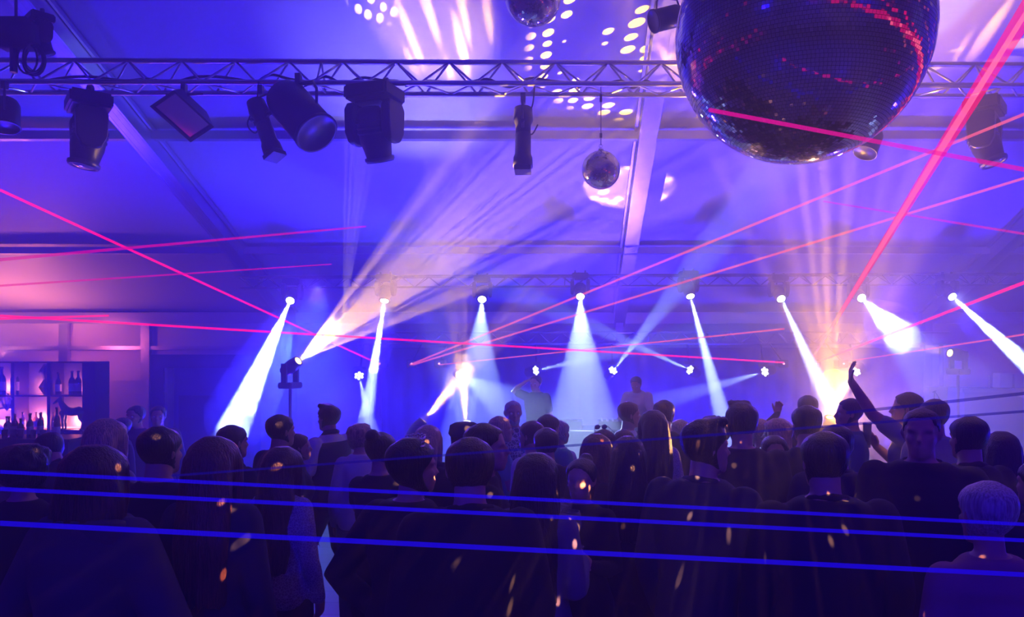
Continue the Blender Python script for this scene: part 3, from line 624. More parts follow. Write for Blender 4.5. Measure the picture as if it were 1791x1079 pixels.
for x, h, lab in ((5.93, .20, 'left pale box on the dark counter at right'), (6.13, .19, 'right pale box on the dark counter at right')):
    bm = NB(); box(bm, (0, 0, h / 2), (.175, .18, h)); bmesh.ops.bevel(bm, geom=bm.edges[:], offset=.008, segments=1, affect='EDGES'); tag(obj('storage_box', bm, M['white'], None, False, (x, 10.15, 1.646)), lab, 'box', 'pale boxes on the counter')
bm = NB(); lathe(bm, [(.012, 0), (.012, .16), (.006, .17)], 10); tag(obj('candle', bm, M['white'], None, True, (5.75, 10.15, 1.646)), 'slim white candle left of the pale boxes', 'candle')
t = thing('sign_box', 'small white box sign with an angular letter, below the amber lamp at right', 'sign', (4.9, 9.9, .25))
bm = NB(); tube(bm, [(0, 0, 0), (0, 0, 1.10)], .02, 10); lathe(bm, [(.18, 0), (.18, .02), (.03, .03)], 20); obj('pole', bm, M['steel'], t)
bm = NB(); box(bm, (0, 0, 1.26), (.25, .12, .33)); obj('panel', bm, M['white'], t)
bm = NB()
for a, b in (((-.06, 1.17), (-.055, 1.37)), ((-.055, 1.37), (.04, 1.22)), ((-.08, 1.35), (-.03, 1.37))): tube(bm, [(a[0], -.062, a[1]), (b[0], -.062, b[1])], .006, 6)
obj('letter', bm, M['steel'], t)

# ------------------------------------------------------------------ the bar at left
def bottle(label, loc, h=.31, r=.038, m='bottle', lab=True, cat='bottle', group=None, lm=None):
    t = thing('bottle', label, cat, tuple(loc), 0, group); k = h
    bm = NB(); lathe(bm, [(r * .9, 0), (r, .01), (r, .58 * k), (r * .8, .66 * k), (r * .38, .74 * k), (r * .34, .95 * k), (r * .42, .96 * k), (r * .42, .985 * k), (.002, .985 * k)], 16); obj('glass_body', bm, M[m], t, True)
    bm = NB(); lathe(bm, [(r * .44, .93 * k), (r * .46, 1.0 * k), (.002, 1.0 * k)], 12); obj('cap', bm, M['steel'], t, True)
    if lab: bm = NB(); lathe(bm, [(r * 1.01, .15 * k), (r * 1.02, .16 * k), (r * 1.02, .46 * k), (r * 1.01, .47 * k)], 16); obj('paper_label', bm, M['label'], t, True)
    return t
SX0 = P(-130, 0, 11.2).x; SXs = [P(x, 0, 11.2).x for x in (-110, -30, 35, 97, 158)]; z_top = P(0, 632, 11.2).z; z_mid = P(0, 690, 11.2).z; z_low = P(0, 750, 11.2).z
t = thing('bar_shelf', 'backlit open shelf unit with bottles behind the bar', 'shelf', (0, 11.2, 0))
for x in SXs: bm = NB(); box(bm, (x, 0, z_top / 2), (.05, .3, z_top)); obj('divider', bm, M['wood'], t)
bm = NB(); box(bm, (P(170, 0, 11.2).x, 0, z_top / 2), (.16, .34, z_top)); obj('side_panel', bm, M['wood'], t)
for z in (z_low, z_mid, z_top): bm = NB(); box(bm, ((SXs[0] + SXs[-1]) / 2, 0, z - .012), (SXs[-1] - SXs[0], .29, .024)); obj('shelf_board', bm, M['wood'], t)
bm = NB(); box(bm, ((SXs[0] + SXs[-1]) / 2, .16, z_top / 2), (SXs[-1] - SXs[0], .02, z_top)); obj('back_panel', bm, M['white'], t)
bm = NB(); box(bm, ((SXs[0] + SXs[-1]) / 2, .10, z_low + .012), (SXs[-1] - SXs[0] - .1, .03, .02)); obj('light_strip', bm, glow('pink_led_strip', (1, .25, .3), 6), t)
for i, (e, z) in enumerate(((1.2, z_low + .12), (1.0, z_low + .12), (1.3, z_low + .12), (.9, z_low + .12), (.35, z_mid + .1), (.35, z_mid + .1), (.3, z_mid + .1), (.3, z_mid + .1))):
    l = bpy.data.lights.new('shelf_light', 'POINT'); l.energy = e * 10; l.color = (1, .20, .24); l.shadow_soft_size = .05; o = bpy.data.objects.new('shelf_light', l); C.objects.link(o); o.location = ((SXs[i % 4] + SXs[i % 4 + 1]) / 2, 11.28, z)
def on(px, zz, d=11.12): return Vector((P(px, 0, d).x, d, zz))
bottle('dark bottle at the left edge of the upper shelf', on(3, z_mid), .42, .055); bottle('dark bottle on the upper shelf left of the diamond ornament', on(26, z_mid), .42, .055)
bottle('left of the paired dark bottles above the horse', on(126, z_mid), .36, .045); bottle('right of the paired dark bottles above the horse', on(137, z_mid), .36, .045)
bottle('dark bottle right of the diamond ornament', on(102, z_mid), .34, .04); bottle('dark bottle at the right end of the upper shelf', on(155, z_mid), .38, .05)
for px, lab in ((40, 'spirit bottle at far left of the glowing lower niche'), (63, 'second spirit bottle in the glowing lower niche'), (72, 'spirit bottle with a white label in the glowing lower niche'), (93, 'spirit bottle at the right of the glowing lower niche')):
    bottle(lab, on(px, z_low), .26, .036, 'amber')
t = thing('diamond_ornament', 'stacked faceted diamond ornament on the upper shelf', 'ornament', tuple(on(79, z_mid)))
for k in range(2):
    bm = NB(); lathe(bm, [(.02, .0), (.085, .115), (.02, .23)], 4, Vector((0, 0, .23 * k)), Matrix.Rotation(R(20), 4, 'Z')); obj('facet_block', bm, M['chrome'], t)
t = thing('flower_vase', 'round vase with a few flowers at the left end of the lower shelf', 'vase', tuple(on(12, z_low))); bm = NB(); lathe(bm, [(.07, 0), (.15, .1), (.17, .2), (.12, .3), (.05, .34), (.06, .38)], 24); obj('vase_body', bm, M['glass'], t, True)
bm = NB(); rnd = random.Random(3)
for k in range(14): e = Vector((rnd.uniform(-.16, .16), rnd.uniform(-.1, .08), rnd.uniform(.45, .53))); tube(bm, [(0, 0, .25), e], .004, 5); sph(bm, e, .022, 1)
obj('flowers', bm, M['label'], t)
# horse figurine
def horse():
    t = thing('horse_figurine', 'dark horse figurine in the lower niche at the right end of the shelf', 'figurine', tuple(on(128, z_low, 11.08))); s = .40
    bm = NB(); q = lambda x, z, y=0.: Vector((x * s, y * s, z * s))
    tube(bm, [q(-.42, .62), q(-.25, .70), q(0, .66), q(.22, .70), q(.38, .66)], [.10 * s, .17 * s, .155 * s, .175 * s, .11 * s], 14, round_=True)
    tube(bm, [q(-.28, .74), q(-.42, .95), q(-.50, 1.12)], [.14 * s, .10 * s, .07 * s], 12, round_=True)
    tube(bm, [q(-.46, 1.15), q(-.60, 1.06), q(-.72, .98)], [.075 * s, .06 * s, .04 * s], 12, round_=True)
    for dx in (-.03, .03): tube(bm, [q(-.47, 1.18, dx), q(-.47, 1.29, dx)], [.025 * s, .008 * s], 6)
    for yy in (-.08, .08):
        tube(bm, [q(-.33, .6, yy), q(-.34, .32, yy), q(-.33, .05, yy), q(-.37, .0, yy)], [.075 * s, .045 * s, .032 * s, .045 * s], 10, round_=True)
        tube(bm, [q(.32, .62, yy), q(.30, .42, yy), q(.40, .28, yy), q(.36, .05, yy), q(.32, .0, yy)], [.11 * s, .06 * s, .042 * s, .032 * s, .045 * s], 10, round_=True)
    tube(bm, [q(.42, .72), q(.52, .60), q(.52, .3)], [.03 * s, .05 * s, .015 * s], 8, round_=True)
    b = obj('horse_body', bm, M['bronze'], t, True); rm = b.modifiers.new('r', 'REMESH'); rm.mode = 'VOXEL'; rm.voxel_size = .008; rm.use_smooth_shade = True
    bm = NB(); box(bm, q(0, -.02), (.9 * s, .3 * s, .05 * s)); obj('plinth', bm, M['black'], t)
horse()
t = thing('bar_counter', 'long bar counter at the left edge of the hall', 'counter', (P(20, 0, 9.6).x - 1.2, 9.6, 0))
bm = NB(); box(bm, (0, 0, .5), (4.2, .5, 1.0)); obj('front', bm, M['dgrey'], t); bm = NB(); box(bm, (0, 0, 1.02), (4.3, .6, .04)); obj('counter_top', bm, M['wood'], t)
zc = 1.04
rnd = random.Random(8)
for k, (px, h, m) in enumerate(((12, .27, 'glass'), (30, .24, 'bottle'), (41, .30, 'bottle'), (52, .30, 'bottle'), (65, .31, 'bottle'), (88, .38, 'bottle'), (100, .29, 'amber'), (20, .30, 'amber'), (3, .26, 'bottle'))):
    labs = ['clear squat bottle on the bar', 'short dark bottle on the bar', 'dark bottle second from left of the tall one', 'dark bottle in the row on the bar', 'dark bottle just left of the tall wine bottle', 'tall wine bottle standing out on the bar', 'amber bottle right of the tall wine bottle', 'amber bottle near the left end of the bar', 'dark bottle at the very left edge of the bar']
    bottle(labs[k], (P(px, 0, 9.5).x, 9.5 + (k % 3) * .06, zc), h, .036, m, group='bottles on the bar')
for k, px in enumerate((-5, 8, 24, 36, 58, 75)):
    t = thing('drinking_glass', ['glass at the left end of the bar', 'glass beside the squat bottle on the bar', 'glass in front of the short dark bottle', 'glass among the dark bottles on the bar', 'glass left of the tall wine bottle', 'glass right in front of the tall wine bottle'][k], 'glass', (P(px, 0, 9.4).x, 9.4, zc)); bm = NB(); lathe(bm, [(.028, 0), (.034, .11), (.031, .11), (.026, .008), (.002, .008)], 16); obj('bowl', bm, M['glass'], t, True)
# pink uplight behind the bar catching the canvas, and pink wash in the bar
spot((-9.6, 12.6, 2.05), (-9.2, 12.6, 3.4), 280, (1, .24, .20), 150, r=.1, blend=1, name='bar_uplight')
spot((-11.0, 12.4, 2.05), (-10.6, 12.5, 3.4), 280, (1, .24, .20), 150, r=.1, blend=1, name='bar_uplight')
spot((-8.9, 12.4, 2.4), (-8.9, 13.7, 1.8), 70, (1, .15, .3), 150, r=.1, blend=1, name='bar_uplight')

# ------------------------------------------------------------------ people
HEADR = [(0.0, .020, .088, .050), (.06, .040, .097, .020), (.15, .052, .098, -.020), (.24, .059, .094, -.045), (.34, .066, .093, -.066), (.44, .070, .090, -.080),
         (.52, .073, .085, -.088), (.60, .075, .091, -.094), (.70, .076, .089, -.097), (.80, .073, .080, -.094), (.88, .064, .066, -.084), (.94, .048, .044, -.064), (.98, .028, .018, -.040), (1.0, .010, -.005, -.020)]
HH = .225                                       # head height of a 1.75 m person
def headring(t):
    for a, b in zip(HEADR, HEADR[1:]):
        if a[0] <= t <= b[0]:
            f = (t - a[0]) / (b[0] - a[0]); return tuple(a[i] + (b[i] - a[i]) * f for i in range(1, 4))
    return HEADR[-1][1:] if t > 1 else HEADR[0][1:]
def hand(bm, wrist, d, pn, side, curl=.35, spread=.12, k=1.0, point=False):
    """palm, four fingers and a thumb; d along the hand, pn out of the palm, side = +1/-1 thumb side"""
    d = d.normalized(); pn = (pn - d * pn.dot(d)).normalized(); s = d.cross(pn).normalized() * side
    rs = []
    for a, w_, th in ((-.01, .026, .021), (.02, .034, .017), (.06, .042, .015), (.092, .040, .012)):
        rs.append(ring(wrist + d * a * k, s, pn, w_ * k, th * k, 12))
    loft(bm, rs)
    for i, (off, L) in enumerate(((.031, .070), (.010, .080), (-.011, .074), (-.031, .058))):
        b = wrist + d * (.084 - abs(off) * .25) * k + s * off * k; dr = (d + s * (off / .031) * spread).normalized(); pts = [b]; c = curl * (1 + .15 * i) * (0.15 if (point and i == 0) else 1)
        for j, f in enumerate((.45, .32, .23)):
            q = Matrix.Rotation(c * (1 if side * 0 == 0 else 1), 3, dr.cross(pn)); dr = (q @ dr).normalized(); pts.append(pts[-1] + dr * L * f * k)
        tube(bm, pts, [.0100 * k, .0095 * k, .0088 * k, .0078 * k], 8, round_=True)
    b = wrist + d * .018 * k + s * .026 * k; td = (d * .75 + s * .62 + pn * .28).normalized()
    p1 = b + td * .038 * k; td2 = (td + d * .35 + pn * .25).normalized(); p2 = p1 + td2 * .032 * k; p3 = p2 + (td2 + d * .2 + pn * .15).normalized() * .026 * k
    tube(bm, [b, p1, p2, p3], [.015 * k, .012 * k, .0105 * k, .0088 * k], 8, round_=True)
ARMS = {  # elbow, wrist, hand direction, palm normal for the right arm (x > 0), metres for 1.75 m
    'down': ((.245, -.02, 1.13), (.235, .07, .89), (0, .15, -1), (-1, 0, 0)),
    'hip': ((.33, -.10, 1.16), (.20, .02, 1.00), (-.7, .5, -.5), (-1, -.2, 0)),
    'hold': ((.235, .0, 1.13), (.16, .22, 1.21), (-.35, .8, .35), (-1, .15, 0)),
    'holdhigh': ((.25, .06, 1.16), (.14, .24, 1.34), (-.2, .4, .8), (-.8, .5, 0)),
    'front': ((.24, .03, 1.13), (.08, .22, 1.12), (-1, .3, .1), (0, -1, 0)),
    'clap': ((.26, .04, 1.15), (.05, .27, 1.27), (-.5, .6, .6), (-1, 0, 0)),
    'phone': ((.26, .10, 1.26), (.12, .26, 1.46), (-.1, .3, 1), (-.6, .8, 0)),
    'up': ((.33, .05, 1.63), (.36, .10, 1.88), (.05, .1, 1), (0, 1, 0)),
    'reach': ((.32, .16, 1.58), (.50, .30, 1.74), (.35, .25, .9), (0, 1, .1)),
    'crook': ((.30, .02, 1.20), (.28, .22, 1.34), (-.1, .2, 1), (-.8, .3, 0)),
    'lean': ((.25, .22, 1.20), (.20, .42, 1.10), (0, 1, -.2), (0, 0, -1)),
    'head': ((.36, .10, 1.52), (.15, .05, 1.66), (-.8, .1, .4), (-.6, -.3, -.4)),
}
def person(label, x, ytop, s, yaw=0, sex='m', hair='short', hc='h_blk', top='tee', tc='blk', bottom='trousers', bc='blk', la='down', ra='down',
           turn=0, nod=0, tilt=0, lean=0, side=0, walk=0, wide=1.0, skin='skin', collar=None, extras=(), vox=.0105, base_z=0.0, xoff=0.0, curl=.4):
    """x, ytop: top of the head in the photo; s: photo pixels per metre at that person; yaw 0 faces the stage, 180 the camera, 90 left"""
    d = 1300 / s; H = CH - (ytop - 620) / s - base_z; hairh = {'bald': 0, 'buzz': .006, 'cap': .022}.get(hair, .018)
    k = (H - hairh) / 1.75
    root = thing('person', label, 'person', ((x - 994) / s + xoff, d, base_z), R(yaw))
    fem = sex == 'f'; sw = (.165 if fem else .195) * wide; hipw = .092
    Lx = Matrix.Rotation(R(-lean), 3, 'X') @ Matrix.Rotation(R(side), 3, 'Y')   # forward lean / sideways lean about the pelvis
    HB = Vector((0, 0, .95))
    def U(p):                                    # upper-body transform with a soft bend at the waist
        p = Vector(p); 
        if p.z <= .9: return p * k
        f = min(1, (p.z - .9) / .25); q = HB + Matrix.Identity(3).lerp(Lx, f) @ (p - HB); return q * k
    NP = Vector((0, .0, 1.50)); hr = Matrix.Rotation(R(turn), 3, 'Z') @ Matrix.Rotation(R(-nod), 3, 'X') @ Matrix.Rotation(R(tilt), 3, 'Y')
    def HT(p): return U(NP + hr @ (Vector(p) - NP))
    ZC = 1.75 - HH
    def hp(t, xx, yy): return HT((xx, yy + .012, ZC + t * HH))
    # ---- skeleton
    hips = [Vector((-hipw, 0, .90)), Vector((hipw, 0, .90))]; st = .02 + (0 if fem else .035)
    knees = [Vector((-hipw - st * .5, .02, .49)), Vector((hipw + st * .5, .02, .49))]; ank = [Vector((-hipw - st, -.01, .085)), Vector((hipw + st, -.01, .085))]
    if walk:
        knees[0] += Vector((0, .16 * walk, .02)); ank[0] += Vector((0, .26 * walk, 0)); knees[1] += Vector((0, -.02 * walk, 0)); ank[1] += Vector((0, -.30 * walk, .03))
    arms = []
    for sgn, key in ((-1, la), (1, ra)):
        e, w_, hd, pn = (Vector(v) for v in (ARMS[key] if isinstance(key, str) else key)); m = Vector((sgn, 1, 1)); dx = (sw - .195)
        f = lambda v: Vector((v.x * sgn + dx * sgn * (1 if v.x > .1 else .3), v.y, v.z))
        sh = Vector((sgn * (sw - .02), -.005, 1.425)); arms.append((U(sh), U(f(e)), U(f(w_)), Lx @ Vector((hd.x * sgn, hd.y, hd.z)), Lx @ Vector((pn.x * sgn, pn.y, pn.z)), sgn))
    T = ([(.80, .10, .09, -.01), (.86, .165, .12, -.01), (.93, .178, .125, -.012), (1.02, .150, .105, -.005), (1.10, .125, .092, .0), (1.18, .132, .10, .005), (1.27, .150, .125, .015), (1.34, .152, .11, .008), (1.40, .15, .09, -.003), (1.44, .125, .07, -.01), (1.475, .100, .066, -.008), (1.505, .066, .058, -.008)] if fem else
         [(.80, .10, .09, -.005), (.86, .16, .115, -.005), (.93, .17, .12, -.005), (1.02, .158, .112, .0), (1.10, .152, .105, .002), (1.18, .162, .108, .004), (1.27, .180, .122, .008), (1.34, .188, .122, .005), (1.40, .185, .10, -.003), (1.44, .155, .078, -.01), (1.475, .118, .072, -.008), (1.505, .074, .064, -.008)])
    T = [(z, rx * wide, ry * (1 + (wide - 1) * .8), yo) for z, rx, ry, yo in T]
    def torso(bm, inf, zlo=.80, zhi=1.51, n=20, flare=None):
        rs = []
        if flare:
            for z, rx, ry in flare: rs.append([U(p) for p in ring(Vector((0, -.005, z)), X, Y, rx * wide, ry * wide, n)])
        for z, rx, ry, yo in T:
            if z < zlo - 1e-6 or z > zhi: continue
            rs.append([U(p) for p in ring(Vector((0, yo, z)), X, Y, rx + inf, ry + inf, n)])
        loft(bm, rs)
    def arm(bm, a, inf, frac=1.0, full=True):
        sh, el, wr, *_ = a; r = [(.047 if fem else .056), (.042 if fem else .052), (.035 if fem else .042), (.036 if fem else .042), (.023 if fem else .028)]
        m1 = sh.lerp(el, .45); m2 = el.lerp(wr, .3)
        if frac < 1: pts = [sh, sh.lerp(el, .35), sh.lerp(el, frac * 1.0)]; rr = [r[0], r[1], r[1] * .98]
        else: pts = [sh, m1, el, m2, el.lerp(wr, min(1, 1.0))]; rr = r
        tube(bm, pts, [(v + inf) * k for v in rr], 12, round_=True)
    def leg(bm, i, inf, fr=1.0):
        pts = [hips[i] + Z * .02, hips[i].lerp(knees[i], .35), knees[i], knees[i].lerp(ank[i], .3), ank[i]]; rr = [.082, .080, .055, .054, .036]
        tube(bm, [p * k for p in pts], [(v + inf) * k for v in rr], 12, round_=True)
    def rem(o, v): 
        m = o.modifiers.new('skin', 'REMESH'); m.mode = 'VOXEL'; m.voxel_size = v; m.use_smooth_shade = True
        q = o.modifiers.new('soft', 'SMOOTH'); q.factor = .5; q.iterations = 2 if v < .012 else 3
    # ---- body
    bm = NB(); torso(bm, 0)
    for a in arms: arm(bm, a, 0); hand(bm, a[2], a[3], a[4], -a[5] if False else a[5], curl, .14, k)
    for i in (0, 1): leg(bm, i, 0); box(bm, (ank[i] + Vector((0, .06, -.05))) * k, (.07 * k, .2 * k, .05 * k))
    tube(bm, [U((0, -.012, 1.43)), U((0, -.004, 1.49)), HT((0, .005, 1.56)), HT((0, .01, 1.60))], [v * k * (.9 if fem else 1.08) for v in (.062, .056, .054, .055)], 12)
    rs = []
    for t, rx, yf, yb in HEADR:
        rs.append([hp(t, rx * math.cos(a), (yf + yb) / 2 + (yf - yb) / 2 * math.sin(a) * (1 - .0 * math.cos(a))) for a in (2 * PI * i / 22 for i in range(22))])
    loft(bm, rs)
    for sx in (-1, 1):
        tube(bm, [hp(.36, sx * .070, -.004), hp(.46, sx * .079, -.010), hp(.56, sx * .080, -.012)], [.009 * k, .014 * k, .012 * k], 8, round_=True)
        tube(bm, [hp(.575, sx * .012, .088), hp(.60, sx * .035, .086), hp(.58, sx * .055, .070)], [.009 * k] * 3, 6, round_=True)
        tube(bm, [hp(.36, sx * .040, .070), hp(.40, sx * .045, .068)], [.018 * k] * 2, 6, round_=True)
    tube(bm, [hp(.57, 0, .088), hp(.46, 0, .103), hp(.38, 0, .114), hp(.345, 0, .098)], [.009 * k, .010 * k, .015 * k, .010 * k], 8, round_=True)
    tube(bm, [hp(.235, -.022, .091), hp(.245, 0, .100), hp(.235, .022, .091)], [.007 * k, .011 * k, .007 * k], 6, round_=True)
    tube(bm, [hp(.19, -.018, .090), hp(.185, 0, .099), hp(.19, .018, .090)], [.007 * k, .011 * k, .007 * k], 6, round_=True)
    rem(obj('body', bm, M[skin], root, True), vox)
    if s < 330 and abs(((yaw + turn + 180) % 360) - 180) > 55:
        for sx in (-1, 1): bm = NB(); sph(bm, hp(.50, sx * .031, .078), .0125 * k, 2); obj('eye', bm, M['white'], root, True)
    # ---- hair
    def cap(lo, ff, th, rip=0, rn=9, top_th=None):
        hk_ = hair
        """closed cap of hair over the skull, sinking into the head over the face"""
        bm = NB(); n = 36; rs = []; ts = [lo + (1 - lo) * i / 12 for i in range(13)]
        for t in ts:
            rx, yf, yb = headring(max(t, 0)); r_ = []
            for i in range(n):
                a = 2 * PI * i / n; front = math.sin(a)
                face = 1 if (front > .05 + .35 * max(0, (.5 - t)) * 0 and t < ff + .14 * (1 - abs(math.cos(a))) * 0 and t < ff - (1 - front) * .45) else 0
                off = (-.022 if face else th * min(1, max(.15, (t - lo) / .36) if hk_ not in ('curly', 'tiara', 'long', 'bob', 'wavy', 'straight') else 1)) + rip * math.sin(a * rn + t * 5) + rip * .6 * math.sin(a * rn * 2.3 - t * 9)
                cx = math.cos(a) * (rx + off); cy0 = (yf + yb) / 2 + front * ((yf - yb) / 2 + off)
                r_.append(hp(t + (.0 if t < .9 else .05 * (t - .9) * 10 * (top_th or th) / .018), cx, cy0))
            rs.append(r_)
        loft(bm, rs); return bm
    hk = hair
    if hk in ('short', 'buzz', 'quiff', 'curly', 'cap', 'bun', 'tiara'):
        th = {'short': .014, 'buzz': .005, 'quiff': .017, 'curly': .03, 'cap': .010, 'bun': .013, 'tiara': .022}[hk]
        bm = cap({'bun': .16, 'curly': .05, 'tiara': .0}.get(hk, .05), .84, th, {'curly': .006, 'short': .0015, 'quiff': .002}.get(hk, .001), 13 if hk == 'curly' else 9)
        if hk == 'quiff':
            for i in range(9): xx = -.05 + .0125 * i; tube(bm, [hp(.90, xx, .0), hp(1.02, xx * 1.05, .04), hp(1.04 + .02 * math.sin(i * 2), xx, .072), hp(.93, xx, .086)], [.02 * k, .018 * k, .014 * k, .005 * k], 6)
        if hk == 'curly':
            rr = random.Random(int(x))
            for i in range(60):
                a = rr.uniform(0, 2 * PI); t = rr.uniform(.25, 1.0); rx, yf, yb = headring(t)
                if math.sin(a) > .1 and t < .8: continue
                sph(bm, hp(t + .03, math.cos(a) * (rx + .024), (yf + yb) / 2 + math.sin(a) * ((yf - yb) / 2 + .024)), .022 * k, 1)
        if hk == 'bun': sph(bm, hp(.95, 0, -.085), .045 * k, 2)
        rem(obj('hair', bm, M[hc], root, True), .010)
        if hk == 'cap':
            bm = NB(); rs = []
            for t, g in ((.72, .012), (.80, .026), (.92, .034), (1.02, .030), (1.09, .0), (1.10, -.02)):
                rx, yf, yb = headring(min(t, .9)); rs.append([hp(t, math.cos(2 * PI * i / 24) * (rx + g), (yf + yb) / 2 + math.sin(2 * PI * i / 24) * ((yf - yb) / 2 + g)) for i in range(24)])
            loft(bm, rs); loft(bm, [[hp(.74 + dz, math.cos(a) * .07 * q_, .07 + math.sin(a) * .075 * q_) for a in (2 * PI * i / 16 for i in range(16))] for dz, q_ in ((0, 1), (.05, .98))])
            obj('flat_cap', bm, M['dgrey'], root, True)
    elif hk in ('long', 'bob', 'wavy', 'straight'):
        th = {'long': .024, 'bob': .034, 'wavy': .032, 'straight': .020}[hk]; bm = cap(.12, .86, th, .0015, 11)
        Lh = {'long': .42, 'bob': .14, 'wavy': .46, 'straight': .36}[hk]; n = 28; rs = []
        for j in range(13):
            t = j / 12; z = .70 - t * (.70 + Lh / HH * 1.0)              # in head heights
            f = min(1, t * 1.6); rx = .076 + th * .9 + (.022 + (.012 if hk == 'bob' else 0)) * math.sin(min(1, t * 1.2) * PI * .75) + (-.03 * max(0, t - .6) if hk != 'bob' else 0)
            yc = -.042 - .055 * f - (.015 * f if hk != 'bob' else -.02 * f); ry = .07 + th * .5 - .018 * f
            if hk == 'bob': yc = -.03 - .01 * f; ry = .078
            wv = .008 * math.sin(t * 14 + x) if hk == 'wavy' else 0
            jag = max(0, t - .7) * .5; rs.append([hp(z + jag * math.sin(i * 2.7 + x), math.cos(2 * PI * i / n) * (rx + .006 * math.sin(i * 2.1 + t * 5) + .004 * math.sin(i * 4.3 - t * 7) + wv * .6) + wv + .02 * t * math.sin(x), yc + math.sin(2 * PI * i / n) * (ry + .008 * math.sin(i * 2.9 + x))) for i in range(n)])
        loft(bm, rs)
        if hk != 'bob' or True:
            for sx in (-1, 1):
                tube(bm, [hp(.9, sx * .05, .03), hp(.6, sx * .086, .035), hp(.2, sx * .088, .03), hp(-.2 if hk == 'bob' else -.5, sx * .092, .01)], [.02 * k, .022 * k, .024 * k, .018 * k], 8, round_=True)
        rem(obj('hair', bm, M[hc], root, True), .010)
    if hk == 'tiara':
        bm = NB()
        for i in range(15):
            a = PI * (i - 7) / 16; b0 = hp(.93, math.sin(a) * .082, .035 * math.cos(a) + .0); b1 = hp(1.06 + .06 * math.cos(a) ** 2 * (1 if i % 2 else .6), math.sin(a) * .088, .045 * math.cos(a)); tube(bm, [b0, b1], [.004 * k, .002 * k], 5); sph(bm, b1, .006 * k, 1)
        tube(bm, [hp(.93, math.sin(a) * .086, .035 * math.cos(a)) for a in (PI * (i - 8) / 16 for i in range(17))], .005 * k, 6); obj('tiara', bm, M['chrome'], root, True)
    # ---- clothes
    vx = .014
    if top in ('tee', 'polo'):
        bm = NB(); torso(bm, .014, .86); [arm(bm, a, .016, .62) for a in arms]; rem(obj('t_shirt', bm, M[tc], root, True), vx)
    elif top in ('shirt', 'blouse', 'lace'):
        bm = NB(); torso(bm, .014 if top == 'shirt' else .018, .86); [arm(bm, a, .012 if top == 'shirt' else .018) for a in arms]; rem(obj('shirt' if top == 'shirt' else 'blouse', bm, M[tc], root, True), vx)
    elif top == 'blazer':
        bm = NB(); torso(bm, .026, .93, 1.51, 20, [(.74, .195, .145), (.84, .195, .145)]); [arm(bm, a, .020) for a in arms]; rem(obj('blazer', bm, M[tc], root, True), vx)
        bm = NB(); tube(bm, [U((-.065, .055, 1.455)), U((-.07, -.02, 1.50)), U((0, -.068, 1.512)), U((.07, -.02, 1.50)), U((.065, .055, 1.455))], [.014 * k, .018 * k, .020 * k, .018 * k, .014 * k], 8, round_=True); obj('jacket_collar', bm, M[tc], root, True)
    elif top == 'coat':
        bm = NB(); torso(bm, .028, .86, 1.51, 20, [(.48, .26, .2), (.6, .23, .175), (.74, .21, .155)]); [arm(bm, a, .024) for a in arms]; rem(obj('coat', bm, M[tc], root, True), vx)
    elif top == 'hoodie':
        bm = NB(); torso(bm, .062, .93, 1.51, 20, [(.70, .19, .16), (.82, .205, .17)]); [arm(bm, a, .042) for a in arms]; rem(obj('padded_jacket', bm, M[tc], root, True), vx)
        bm = NB(); rs = []
        for t in range(9):
            a = PI * t / 8; rs.append(ring(U((.13 * math.cos(a) * 1.1, -.03 - .10 * math.sin(a), 1.455 - .03 * math.sin(a))), X, Z, .05 * k, (.055 + .05 * math.sin(a)) * k, 12))
        loft(bm, rs); rem(obj('hood', bm, M[tc], root, True), .014)
    elif top == 'vest':
        bm = NB(); torso(bm, .010, .86); [arm(bm, a, .016, .72) for a in arms]; rem(obj('t_shirt', bm, M['wcot'], root, True), vx)
        bm = NB(); torso(bm, .030, .86, 1.46); rem(obj('vest', bm, M[tc], root, True), vx)
        bm = NB(); tube(bm, [U((-.065, .05, 1.46)), U((-.07, -.02, 1.52)), U((0, -.068, 1.53)), U((.07, -.02, 1.52)), U((.065, .05, 1.46))], .022 * k, 8, round_=True); obj('stand_collar', bm, M[tc], root, True)
    elif top == 'dress':
        bm = NB(); torso(bm, .012, .86, 1.51, 20, [(.45, .25, .19), (.6, .22, .17), (.75, .195, .15)]); [arm(bm, a, .010, .5) for a in arms]; rem(obj('dress', bm, M[tc], root, True), vx)
    if collar:
        bm = NB(); tube(bm, [U((.062 * math.sin(a), -.006 - .062 * math.cos(a), 1.483 - .03 * (1 - math.cos(a)) / 2)) for a in (2 * PI * (i - 8) / 16 for i in range(17))], [.013 * k] * 17, 8); obj('collar', bm, M[collar], root, True)
    if bottom == 'trousers' or bottom == 'jeans':
        bm = NB(); torso(bm, .012, .80, 1.0); [leg(bm, i, .022) for i in (0, 1)]; rem(obj('trousers' if bottom == 'trousers' else 'jeans', bm, M[bc], root, True), vx)
    elif bottom == 'skirt':
        bm = NB(); torso(bm, .014, .86, 1.03, 20, [(.52, .23, .18), (.66, .21, .165), (.78, .195, .15)]); rem(obj('skirt', bm, M[bc], root, True), vx)
    for i in (0, 1):
        a = ank[i] * k; bm = NB(); g = .0 if not (walk and i == 1) else .03 * k; rs = []
        for yy, w_, z0, z1 in ((-.09, .022, .02, .07), (-.07, .040, .0, .105), (-.01, .043, .0, .125), (.06, .045, .0, .085), (.12, .047, .0, .06), (.17, .036, .0, .045), (.195, .014, .012, .032)):
            rs.append([Vector((a.x + cx * w_ * k, a.y + yy * k, g + z0 * k + (cz * .5 + .5) * (z1 - z0) * k + .002)) for cx, cz in ((-.8, -1), (-1, -.3), (-.8, .7), (0, 1), (.8, .7), (1, -.3), (.8, -1), (0, -1))])
        loft(bm, rs); obj('shoe', bm, M['shoe'], root, True)
